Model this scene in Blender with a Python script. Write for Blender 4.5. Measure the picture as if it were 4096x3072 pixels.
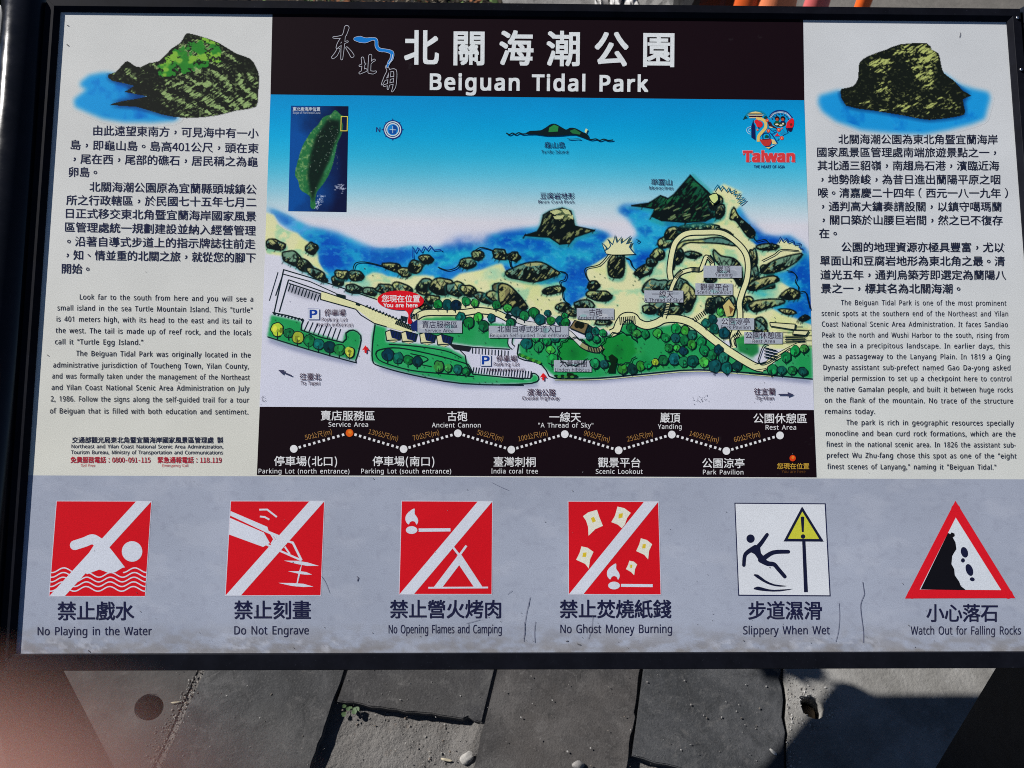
import bpy, bmesh, math, random, os
import numpy as np
from mathutils import Matrix, Vector
from mathutils.geometry import tessellate_polygon
random.seed(7); rng = np.random.default_rng(11)
for o in list(bpy.data.objects): bpy.data.objects.remove(o)
scene = bpy.context.scene; col = scene.collection

# ------------------------------------------------------------------ camera
FPX = 3400.0; HC = 1.60; TILT = math.radians(30)
Rb = np.array([[0.99985, 0.00087, 0.01729], [0.00298, -0.99251, -0.12211], [0.01705, 0.12214, -0.99237]])
tb = np.array([0.03493, -0.07697, 1.04144])
Bm = np.array([[1, 0, 0], [0, math.cos(TILT), -math.sin(TILT)], [0, math.sin(TILT), math.cos(TILT)]])
Cb = -Rb.T @ tb
CAM = np.array([0.0, 0.0, HC])
OFF = CAM - Bm @ Cb                                    # board origin in the world
Rw = Rb @ Bm.T                                         # world -> camera (x right, y down, z forward)
u_, _, v_ = np.linalg.svd(Rw); Rw = u_ @ v_
def ray(px, py): return Rw.T @ np.array([(px - 2048) / FPX, (py - 1536) / FPX, 1.0])
def G(px, py, z=0.0):
    d = ray(px, py); return CAM + d * ((z - HC) / d[2])
def bpt(px, py):
    """photo pixel(s) -> the flat board plane (board x, board y)"""
    px = np.asarray(px, float); py = np.asarray(py, float)
    d = np.stack([(px - 2048) / FPX, (py - 1536) / FPX, np.ones_like(px)], -1) @ Rb
    t = -Cb[2] / d[..., 2]
    return Cb[0] + d[..., 0] * t, Cb[1] + d[..., 1] * t
BOARD = Matrix(((Bm[0, 0], Bm[0, 1], Bm[0, 2], OFF[0]), (Bm[1, 0], Bm[1, 1], Bm[1, 2], OFF[1]), (Bm[2, 0], Bm[2, 1], Bm[2, 2], OFF[2]), (0, 0, 0, 1)))

cam = bpy.data.cameras.new("camera"); co = bpy.data.objects.new("camera", cam); col.objects.link(co)
cam.sensor_width = 36.0; cam.lens = FPX / 4096 * 36.0
cam.clip_start = 0.001; cam.clip_end = 500
r0, r1, r2 = Rw
co.matrix_world = Matrix(((r0[0], -r1[0], -r2[0], CAM[0]), (r0[1], -r1[1], -r2[1], CAM[1]), (r0[2], -r1[2], -r2[2], CAM[2]), (0, 0, 0, 1)))
cam.dof.use_dof = True; cam.dof.focus_distance = 1.06; cam.dof.aperture_fstop = 10.0
scene.camera = co
scene.cycles.filter_width = 1.0

# ------------------------------------------------------------------ sky, sun, exposure
SUN = np.array([-0.739, 0.330, 0.587]); SUN /= np.linalg.norm(SUN)
world = bpy.data.worlds.new("World"); scene.world = world; world.use_nodes = True
nt = world.node_tree; nt.nodes.clear()
sky = nt.nodes.new("ShaderNodeTexSky"); sky.sky_type = 'NISHITA'; sky.sun_disc = False
sky.sun_elevation = math.asin(SUN[2]); sky.sun_rotation = math.atan2(SUN[0], SUN[1])
bg = nt.nodes.new("ShaderNodeBackground"); bg.inputs[1].default_value = 0.05
sky.air_density = 0.42; sky.dust_density = 0.0; sky.ozone_density = 2.5
wo = nt.nodes.new("ShaderNodeOutputWorld")
nt.links.new(sky.outputs[0], bg.inputs[0]); nt.links.new(bg.outputs[0], wo.inputs[0])
sl = bpy.data.lights.new("sun", 'SUN'); sl.energy = 5.0; sl.angle = math.radians(0.5); sl.color = (1.0, 0.965, 0.925)
so = bpy.data.objects.new("sun", sl); col.objects.link(so)
so.rotation_euler = Vector(SUN).to_track_quat('Z', 'Y').to_euler(); so.location = (-3, 2, 4)
vs = scene.view_settings; vs.view_transform = 'Standard'; vs.look = 'None'; vs.gamma = 1.0; vs.use_curve_mapping = False
vs.exposure = 0.32
K = 0.80                                               # photo brightness of a sunlit print = albedo * K

# ------------------------------------------------------------------ helpers
def lin(c):
    c = np.asarray(c, float) / 255.0
    return np.where(c <= 0.04045, c / 12.92, ((c + 0.055) / 1.055) ** 2.4)
def alb(c): return np.clip(lin(c) / K, 0.003, 0.9)
def tag(o, label=None, cat=None, group=None, kind=None):
    if label: o["label"] = label
    if cat: o["category"] = cat
    if group: o["group"] = group
    if kind: o["kind"] = kind
    return o
def mesh_obj(name, verts, faces, mat, parent=None, cols=None, smooth=False, M=None):
    me = bpy.data.meshes.new(name)
    me.from_pydata([tuple(v) for v in verts], [], faces); me.update()
    if cols is not None:
        a = me.color_attributes.new("Col", 'FLOAT_COLOR', 'POINT')
        c = np.ones((len(verts), 4), np.float32); c[:, :3] = np.asarray(cols, np.float32).reshape(-1, 3); a.data.foreach_set("color", c.ravel())
    if mat: me.materials.append(mat)
    if smooth: me.polygons.foreach_set("use_smooth", [True] * len(me.polygons))
    o = bpy.data.objects.new(name, me); col.objects.link(o)
    if parent: o.parent = parent
    if M is not None: o.matrix_local = M
    return o
def bm_obj(name, bm, mat, parent=None, smooth=False, M=None):
    me = bpy.data.meshes.new(name); bm.normal_update(); bm.to_mesh(me); bm.free()
    if mat: me.materials.append(mat)
    if smooth: me.polygons.foreach_set("use_smooth", [True] * len(me.polygons))
    o = bpy.data.objects.new(name, me); col.objects.link(o)
    if parent: o.parent = parent
    if M is not None: o.matrix_local = M
    return o
def empty(name, loc=(0, 0, 0)):
    o = bpy.data.objects.new(name, None); o.location = loc; o.empty_display_size = 0.1; col.objects.link(o); return o

class N:
    """small node-tree writer"""
    def __init__(s, name):
        s.m = bpy.data.materials.new(name); s.m.use_nodes = True; s.t = s.m.node_tree
        s.b = s.t.nodes["Principled BSDF"]; s.obj = s.t.nodes.new("ShaderNodeTexCoord").outputs["Object"]
    def node(s, typ, **k):
        n = s.t.nodes.new(typ)
        for a, b in k.items(): setattr(n, a, b)
        return n
    def put(s, inp, v):
        if isinstance(v, bpy.types.NodeSocket): s.t.links.new(v, inp)
        else: inp.default_value = v
    def noise(s, scale, detail=4, rough=0.6, vec=None, dist=0.0):
        n = s.node("ShaderNodeTexNoise"); s.put(n.inputs["Vector"], vec or s.obj)
        n.inputs["Scale"].default_value = scale; n.inputs["Detail"].default_value = detail
        n.inputs["Roughness"].default_value = rough; n.inputs["Distortion"].default_value = dist
        return n.outputs["Fac"]
    def ramp(s, f, stops):
        n = s.node("ShaderNodeValToRGB"); s.put(n.inputs[0], f); e = n.color_ramp.elements
        while len(e) < len(stops): e.new(0.5)
        for q, (p, c) in zip(e, stops): q.position = p; q.color = (*c, 1) if len(c) == 3 else c
        return n.outputs[0]
    def mr(s, f, a, b, c=0.0, d=1.0):
        n = s.node("ShaderNodeMapRange"); s.put(n.inputs[0], f)
        for i, v in enumerate((a, b, c, d)): n.inputs[i + 1].default_value = v
        return n.outputs[0]
    def mix(s, f, a, b, mode='MIX'):
        n = s.node("ShaderNodeMix", data_type='RGBA', blend_type=mode)
        s.put(n.inputs[0], f)
        for i, v in ((6, a), (7, b)):
            s.put(n.inputs[i], (*v, 1) if isinstance(v, tuple) and len(v) == 3 else v)
        return n.outputs[2]
    def math(s, op, a, b=0.0):
        n = s.node("ShaderNodeMath", operation=op); s.put(n.inputs[0], a); s.put(n.inputs[1], b); return n.outputs[0]
    def bump(s, h, strength, dist):
        n = s.node("ShaderNodeBump"); s.put(n.inputs["Height"], h); n.inputs["Strength"].default_value = strength; n.inputs["Distance"].default_value = dist
        s.put(s.b.inputs["Normal"], n.outputs[0])
    def set(s, **k):
        for a, v in k.items():
            a = {"color": "Base Color", "rough": "Roughness", "metal": "Metallic", "spec": "Specular IOR Level", "sss": "Subsurface Weight"}[a]
            if isinstance(v, tuple) and len(v) == 3: v = (*v, 1)
            s.put(s.b.inputs[a], v)
        return s.m

# ------------------------------------------------------------------ materials
def m_print():
    n = N("printed vinyl")
    at = n.node("ShaderNodeAttribute", attribute_name="Col").outputs["Color"]
    sp = n.mr(n.noise(900, 2, 0.6), 0.3, 0.7, 0.86, 1.12)
    bl = n.mr(n.noise(7, 5, 0.65), 0.3, 0.7, 0.94, 1.05)
    c = n.mix(1.0, at, n.math('MULTIPLY', sp, bl), 'MULTIPLY')
    # faded pale scuffs and the grime collected along the lower edge
    sc = n.mr(n.noise(26, 5, 0.7), 0.66, 0.78, 0.0, 0.03)
    c = n.mix(sc, c, (0.60, 0.62, 0.64))
    sx = n.node("ShaderNodeSeparateXYZ"); n.put(sx.inputs[0], n.obj)
    low = n.mr(sx.outputs[1], -0.345, -0.392, 0.0, 1.0)
    g = n.math('MULTIPLY', low, n.mr(n.noise(55, 8, 0.78), 0.42, 0.70, 0.0, 0.40))
    c = n.mix(g, c, (0.21, 0.195, 0.175))
    dk = n.mr(n.noise(330, 3, 0.5), 0.76, 0.80, 0.0, 0.35)
    c = n.mix(dk, c, (0.10, 0.10, 0.11))
    n.bump(n.noise(1300, 2, 0.5), 0.12, 0.0004)
    return n.set(color=c, rough=0.65, spec=0.05)
def m_metal(name, c0, c1, rough, spec=0.5, metal=0.0):
    n = N(name)
    c = n.ramp(n.noise(35, 6, 0.7), [(0.35, c0), (0.7, c1)])
    d = n.mr(n.noise(420, 3, 0.6), 0.66, 0.74, 0, 0.5)
    c = n.mix(d, c, tuple(min(1, x * 2.5 + 0.01) for x in c1))
    n.bump(n.noise(700, 2, 0.5), 0.05, 0.0003)
    return n.set(color=c, rough=n.mr(n.noise(60, 4, 0.6), 0.3, 0.7, rough - 0.03, rough + 0.06), spec=spec, metal=metal)
def m_paver(name, a, b, seed, warm):
    n = N(name)
    mp = n.node("ShaderNodeMapping"); n.put(mp.inputs[0], n.obj); mp.inputs[1].default_value = (seed * 3.1, seed * 1.7, 0)
    v = mp.outputs[0]
    c = n.ramp(n.noise(7, 9, 0.74, v, 0.6), [(0.40, tuple(x * 0.72 for x in a)), (0.5, a), (0.60, b)])
    c = n.mix(n.mr(n.noise(3.2, 5, 0.65, v), 0.45, 0.66, 0, 0.6), c, warm)
    c = n.mix(n.mr(n.noise(20, 6, 0.75, v, 0.8), 0.53, 0.64, 0, 0.6), c, tuple(x * 0.5 for x in a))      # old stains
    c = n.mix(n.mr(n.noise(30, 8, 0.8, v, 1.2), 0.535, 0.68, 0, 0.5), c, (0.16, 0.155, 0.15))           # scuffed pale dust
    c = n.mix(n.mr(n.noise(240, 4, 0.7, v), 0.55, 0.68, 0, 0.45), c, (0.13, 0.128, 0.124))              # grain
    c = n.mix(n.mr(n.noise(300, 4, 0.7, v), 0.57, 0.68, 0, 0.6), c, tuple(x * 0.4 for x in a))
    c = n.mix(n.mr(n.noise(620, 2, 0.6, v), 0.70, 0.75, 0, 0.6), c, (0.24, 0.235, 0.23))
    h = n.math('ADD', n.noise(260, 6, 0.75, v), n.math('MULTIPLY', n.noise(45, 6, 0.7, v), 0.7))
    n.bump(h, 0.6, 0.0028)
    return n.set(color=c, rough=0.8, spec=0.28)
def m_rough(name, a, b, c3, scale, bump, bd):
    n = N(name)
    c = n.ramp(n.noise(scale, 8, 0.72), [(0.3, a), (0.7, b)])
    c = n.mix(n.mr(n.noise(scale * 7, 5, 0.75), 0.58, 0.72, 0, 0.6), c, c3)
    c = n.mix(n.mr(n.noise(scale * 40, 3, 0.6), 0.62, 0.75, 0, 0.45), c, tuple(x * 0.35 for x in a))
    c = n.mix(1.0, c, n.mr(n.noise(scale * .45, 6, .7), .32, .68, .66, 1.22), 'MULTIPLY')
    c = n.mix(n.mr(n.noise(scale * 2.6, 7, .78), .57, .66, 0, .4), c, tuple(x * .55 for x in a))
    h = n.math('ADD', n.noise(scale * 22, 7, 0.75), n.math('MULTIPLY', n.noise(scale * 5, 5, 0.7), 2.0))
    n.bump(h, bump, bd)
    return n.set(color=c, rough=0.92, spec=0.15)
def m_plain(name, c, rough=0.6, spec=0.4, var=0.15, scale=40):
    n = N(name)
    k = n.mr(n.noise(scale, 5, 0.65), 0.3, 0.7, 1 - var, 1 + var)
    return n.set(color=n.mix(1.0, c, k, 'MULTIPLY'), rough=rough, spec=spec)
M_PRINT = m_print()
M_FRAME = m_metal("dark painted frame", (0.006, 0.0065, 0.010), (0.010, 0.011, 0.017), 0.5, 0.07)
M_PIPE = m_metal("glossy painted pipe", (0.006, 0.007, 0.010), (0.010, 0.011, 0.016), 0.15, 0.35)
M_LEG = m_metal("black steel plate", (0.008, 0.008, 0.009), (0.016, 0.016, 0.018), 0.5, 0.3)
M_SCREW = m_metal("bright screw", (0.75, 0.75, 0.75), (0.85, 0.85, 0.85), 0.22, 0.5, 1.0)
M_CONC = m_rough("weathered concrete", (0.20, 0.195, 0.18), (0.31, 0.305, 0.29), (0.42, 0.42, 0.41), 9, 0.5, 0.003)
M_CONC2 = m_rough("dusty slab", (0.068, 0.065, 0.063), (0.105, 0.101, 0.097), (0.15, 0.145, 0.14), 9, 0.4, 0.002)
M_SOIL = m_rough("sandy mortar bed", (0.165, 0.157, 0.148), (0.225, 0.217, 0.207), (0.25, 0.215, 0.185), 7, 0.9, 0.005)
M_ROAD = m_rough("road asphalt", (0.14, 0.132, 0.12), (0.19, 0.18, 0.165), (0.22, 0.205, 0.19), 3, 0.5, 0.004)
M_DIRT = m_rough("dark planting soil", (0.018, 0.015, 0.012), (0.05, 0.042, 0.034), (0.09, 0.07, 0.05), 8, 0.8, 0.01)
M_PAV = [m_paver("basalt paver %d" % i, a, b, i, w) for i, (a, b, w) in enumerate([
    ((0.054, 0.055, 0.057), (0.090, 0.090, 0.091), (0.073, 0.071, 0.068)),
    ((0.046, 0.046, 0.049), (0.076, 0.076, 0.076), (0.063, 0.060, 0.057)),
    ((0.054, 0.052, 0.052), (0.088, 0.084, 0.082), (0.095, 0.085, 0.078)),
    ((0.041, 0.044, 0.048), (0.073, 0.076, 0.081), (0.059, 0.061, 0.065))])]

# ------------------------------------------------------------------ printing on the board (photo pixels -> flat board)
REG = {'R1': (0, 0), 'R2': (1000, 0), 'R3': (2000, 0), 'R4': (2996, 0), 'R5': (0, 800), 'R6': (1000, 800), 'R7': (2000, 800), 'R8': (2996, 800),
       'S1': (0, 1600), 'S2': (1000, 1600), 'S3': (2000, 1600), 'S4': (2996, 1600), 'U1': (0, 2247), 'U2': (1000, 2247), 'U3': (2000, 2247), 'U4': (2996, 2247),
       'P': (0, 0), 'H': (2940, 410), 'I': (1150, 415)}
SC = {'P': 1.0, 'H': 280 / 1659, 'I': 500 / 1864}
def q(reg, pts):
    ox, oy = REG[reg]; s = SC.get(reg, 1100 / 2212)
    a = np.asarray(pts, float); return a * s + (ox, oy)
def sm(pts, n=4, closed=False):
    p = np.asarray(pts, float); m = len(p)
    if m < 3: return p
    out = []
    for i in range(m if closed else m - 1):
        g = lambda k: p[k % m] if closed else p[min(max(k, 0), m - 1)]
        p0, p1, p2, p3 = g(i - 1), g(i), g(i + 1), g(i + 2)
        for j in range(n):
            t = j / n
            out.append(0.5 * (2 * p1 + (p2 - p0) * t + (2 * p0 - 5 * p1 + 4 * p2 - p3) * t * t + (3 * p1 - p0 - 3 * p2 + p3) * t ** 3))
    if not closed: out.append(p[-1])
    return np.array(out)
LAYER = 0.00006
class Ink:
    """flat printed shapes, gathered into one mesh; px = photo pixels"""
    def __init__(s, layer, tick=2.5e-6): s.dz = tick; s.z = layer * LAYER; s.v = []; s.f = []; s.c = []; s.n = 0; s.k = 0
    def tick(s): s.k += 1; return s.z + s.k * s.dz
    def raw(s, px, faces, color, z=None):
        px = np.asarray(px, float); z = s.tick() if z is None else z
        x, y = bpt(px[:, 0], px[:, 1]); b = s.n
        s.v.append(np.stack([x, y, np.full(len(x), z)], 1)); s.n += len(x)
        for f in faces: s.f.append(tuple(b + i for i in f))
        s.c.append(np.tile(alb(color), (len(x), 1)))
    def poly(s, px, color):
        px = np.asarray(px, float)
        tri = tessellate_polygon([[Vector((a, -b, 0)) for a, b in px]])
        fs = []
        for a, b, c in tri:
            cr = (px[b][0] - px[a][0]) * (px[c][1] - px[a][1]) - (px[b][1] - px[a][1]) * (px[c][0] - px[a][0])
            if abs(cr) > 1e-9: fs.append((a, b, c) if cr < 0 else (a, c, b))
        s.raw(px, fs, color)
    def ell(s, cx, cy, rx, ry, color, ang=0.0, n=20):
        t = np.linspace(0, 2 * math.pi, n, endpoint=False); ca, sa = math.cos(ang), math.sin(ang)
        x, y = rx * np.cos(t), ry * np.sin(t)
        s.poly(np.stack([cx + x * ca - y * sa, cy + x * sa + y * ca], 1), color)
    def stroke(s, px, w, color, closed=False, cap=False):
        p = np.asarray(px, float)
        if len(p) < 2: return
        keep = [0] + [i for i in range(1, len(p)) if np.hypot(*(p[i] - p[i - 1])) > 0.05]
        p = p[keep]; n = len(p)
        if n < 2: return
        w = np.broadcast_to(np.asarray(w, float), (n,)) if np.ndim(w) == 0 or len(w) == n else np.interp(np.linspace(0, 1, n), np.linspace(0, 1, len(w)), w)
        L, Rr = [], []
        for i in range(n):
            a = p[i] - p[i - 1] if (i > 0 or closed) else p[i + 1] - p[i]
            b = p[(i + 1) % n] - p[i] if (i < n - 1 or closed) else a
            a = a / (np.hypot(*a) + 1e-9); b = b / (np.hypot(*b) + 1e-9)
            t = a + b; l = np.hypot(*t)
            t = t / l if l > 0.3 else b
            nn = np.array([-t[1], t[0]]); k = 1.0 / max(0.55, abs(nn @ np.array([-b[1], b[0]])))
            L.append(p[i] + nn * w[i] / 2 * k); Rr.append(p[i] - nn * w[i] / 2 * k)
        z = s.tick(); m = n if closed else n - 1
        s.raw(np.array(L + Rr), [(i, (i + 1) % n, n + (i + 1) % n, n + i) for i in range(m)], color, z)
        if cap:
            for i in (0, -1): s.ell(p[i][0], p[i][1], w[i] / 2, w[i] / 2, color, n=14)
    def build(s, name, parent, M=None):
        return mesh_obj(name, np.concatenate(s.v), s.f, M_PRINT, parent, np.concatenate(s.c), M=M)

# ---- lettering: glyph outlines from Blender's own bundled faces
def face(fn):
    for root in (bpy.utils.system_resource('DATAFILES') or '',):
        p = os.path.join(root, 'fonts', fn)
        if os.path.exists(p):
            try: return bpy.data.fonts.load(p)
            except Exception: pass
    return None
F_LAT = face('NotoSansMath-Regular.woff2'); F_CJK = face('Noto Sans CJK Regular.woff2')
WANT = {}
def want(kind, txt, bold, spw=1.0, spc=1.0): WANT.setdefault((kind, txt, bold, spw, spc), None); return (kind, txt, bold, spw, spc)
S_EM = {'C': 0.345, 'L': 0.66}                         # em size of the two faces in Blender units at size 1
def realise():
    """turn all wanted lettering into flat meshes: Latin line by line, CJK characters all in one text per weight"""
    jobs = []
    def text(kind, body, bold, spw, spc, lines):
        c = bpy.data.curves.new("glyph", 'FONT'); c.body = body; c.size = 1.0; c.resolution_u = 3 if kind == 'C' else 2
        f = F_CJK if kind == 'C' else F_LAT
        if f: c.font = f
        c.fill_mode = 'FRONT'; c.space_word = spw; c.space_character = spc; c.space_line = 2.0
        o = bpy.data.objects.new("glyph", c); col.objects.link(o); jobs.append((kind, o, lines))
    byw = {}
    for key in WANT: byw.setdefault((key[0], key[2], key[3], key[4]), []).append(key)
    for (kind, bold, spw, spc), keys in byw.items(): text(kind, '\n'.join(k[1] for k in keys), bold, spw, spc, keys)
    dg = bpy.context.evaluated_depsgraph_get(); dg.update()
    for kind, o, keys in jobs:
        e = o.evaluated_get(dg); me = e.to_mesh()
        v = np.empty(len(me.vertices) * 3); me.vertices.foreach_get("co", v); v = v.reshape(-1, 3)[:, :2].copy()
        row = np.round((-v[:, 1] + 0.15) / 2.0).astype(int); y0 = -2.0 * row      # one line of type per key
        fr = [[] for _ in keys]
        for p in me.polygons:
            t_ = tuple(p.vertices); fr[min(max(row[t_[0]], 0), len(keys) - 1)].append(t_)
        for i, k in enumerate(keys):
            ids = np.where(row == i)[0]; re = {int(j): n for n, j in enumerate(ids)}
            w = v[ids] - (0, -2.0 * i)
            WANT[k] = (w / S_EM[kind], [tuple(re[j] for j in t_) for t_ in fr[i] if all(j in re for j in t_)])
        e.to_mesh_clear()
    for kind, o, keys in jobs:
        c = o.data; bpy.data.objects.remove(o); bpy.data.curves.remove(c)
LINES = []
def adv(ch):
    if ch in '()': return 0.42
    if ch == 'm': return 0.72
    if ch in '.:': return 0.38
    if ch == ' ': return 0.5
    return 0.54 if ord(ch) < 128 else 1.0
def T(ink, reg, txt, x0, x1, y0, y1, h, color=(38, 40, 62), bold=0.0, spw=1.35, pitch=1.0, halo=None, spc=1.0):
    if not any(ord(ch) > 0x2E80 for ch in txt): txt = txt.replace('“', '"').replace('”', '"')
    cjk = any(ord(ch) > 0x2E80 for ch in txt)
    if cjk: keys = [(ch, want('C', ch, 0)) for ch in txt if ch not in ' 　']
    else: keys = [(txt, want('L', txt, 0, spw, spc))]
    hk = None
    if halo: hk = [want('C', ch, 0) for ch in txt if ch not in ' 　'] if cjk else [want('L', txt, 0, spw, spc)]
    LINES.append((ink, reg, txt, x0, x1, y0, y1, h, color, cjk, keys, pitch, halo, hk, bold))
def set_lines():
    for ink, reg, txt, x0, x1, y0, y1, h, color, cjk, keys, pitch, halo, hk, bold in LINES:
        def layout(ks):
            V, Fs, n, x = [], [], 0, 0.0
            if cjk:
                it = iter(ks)
                for ch in txt:
                    if ch in ' 　': x += adv(ch) * pitch; continue
                    v, f = WANT[next(it)]
                    if len(v):
                        v = v.copy()
                        if ch in '，。、': v[:, 0] += 0.5 - v[:, 0].mean(); v[:, 1] += 0.36 - v[:, 1].mean()
                        elif ch in '（）：': v[:, 0] += 0.5 - (v[:, 0].max() + v[:, 0].min()) / 2
                        elif ord(ch) < 128: v[:, 0] += adv(ch) / 2 - (v[:, 0].max() + v[:, 0].min()) / 2
                        V.append(v + (x, 0)); Fs += [tuple(i + n for i in g) for g in f]; n += len(v)
                    x += adv(ch) * pitch
                return (np.concatenate(V) if V else np.zeros((0, 2))), Fs
            return WANT[ks[0]]
        V, Fs = layout([k for _, k in keys])
        if not len(V): continue
        a, b = V[:, 0].min(), V[:, 0].max()
        p0, p1 = q(reg, [(x0, y0), (x1, y1)]); s = SC.get(reg, 1100 / 2212); hh = h * s
        L = np.hypot(*(p1 - p0)); u = (p1 - p0) / L; up = np.array([u[1], -u[0]])
        em = hh / 0.90 if cjk else hh / 0.727; base = 0.07 if cjk else 0.0
        if cjk and reg == 'P0': base = 0
        def put(V, Fs, c, r):
            n_ = 0 if r <= 0.0 else (4 if r < 0.012 else 8)           # heavier weights: the outline printed again around itself
            for k in range(-1 if n_ == 0 or r > 0.03 else 0, n_):
                o_ = (0.0, 0.0) if k < 0 else (((r, r), (-r, r), (-r, -r), (r, -r), (r, 0), (0, r), (-r, 0), (0, -r))[k])
                put1(V + o_, Fs, c)
        def put1(V, Fs, c):
            P = p0 + np.outer((V[:, 0] - a) / (b - a) * L, u) + np.outer((V[:, 1] + base) * em, up)
            ink.raw(P, Fs, c)
        if halo:
            put(*layout(hk), halo[1], halo[0])
        put(V, Fs, color, bold)

# ---- brush painting on a fine grid of printed dots (watercolour pictures)
def in_poly(X, Y, P):
    m = np.zeros(X.shape, bool); n = len(P)
    for i in range(n):
        x1, y1 = P[i]; x2, y2 = P[(i + 1) % n]
        if y1 == y2: continue
        c = (Y < y1) != (Y < y2)
        if not c.any(): continue
        m ^= c & (X < (x2 - x1) * (Y - y1) / (y2 - y1) + x1)
    return m
def box(a, r):
    if r < 1: return a
    r = int(r)
    for ax in (0, 1):
        p = np.pad(a, [(r + 1, r) if k == ax else (0, 0) for k in (0, 1)], mode='edge'); c = np.cumsum(p, ax)
        a = (np.take(c, range(2 * r + 1, c.shape[ax]), ax) - np.take(c, range(0, c.shape[ax] - 2 * r - 1), ax)) / (2 * r + 1)
    return a
def vnoise(shape, cells, seed, octv=4):
    r = np.random.default_rng(seed); out = np.zeros(shape); amp, tot = 1.0, 0.0
    for o in range(octv):
        gy, gx = max(2, int(cells * 2 ** o * shape[0] / shape[1])) + 1, int(cells * 2 ** o) + 1
        g = r.random((gy + 1, gx + 1))
        yy = np.linspace(0, gy - 1.001, shape[0]); xx = np.linspace(0, gx - 1.001, shape[1])
        iy, ix = yy.astype(int), xx.astype(int); fy, fx = (yy - iy)[:, None], (xx - ix)[None, :]
        fy, fx = fy * fy * (3 - 2 * fy), fx * fx * (3 - 2 * fx)
        a = g[iy][:, ix]; b = g[iy][:, ix + 1]; c = g[iy + 1][:, ix]; d = g[iy + 1][:, ix + 1]
        out += amp * ((a * (1 - fx) + b * fx) * (1 - fy) + (c * (1 - fx) + d * fx) * fy); tot += amp; amp *= 0.55
    return out / tot
_tab = np.random.default_rng(99).random((257, 257)); _tab[-1] = _tab[0]; _tab[:, -1] = _tab[:, 0]
def gnoise(U, V, seed=0, octv=3):
    out = 0.0; amp, tot = 1.0, 0.0
    for o in range(octv):
        u = (U * 2 ** o + seed * 17.3) % 256; v = (V * 2 ** o + seed * 7.7) % 256
        iu, iv = u.astype(int), v.astype(int); fu, fv = u - iu, v - iv; fu, fv = fu * fu * (3 - 2 * fu), fv * fv * (3 - 2 * fv)
        out = out + amp * ((_tab[iv, iu] * (1 - fu) + _tab[iv, iu + 1] * fu) * (1 - fv) + (_tab[iv + 1, iu] * (1 - fu) + _tab[iv + 1, iu + 1] * fu) * fv); tot += amp; amp *= .55
    return out / tot
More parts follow.
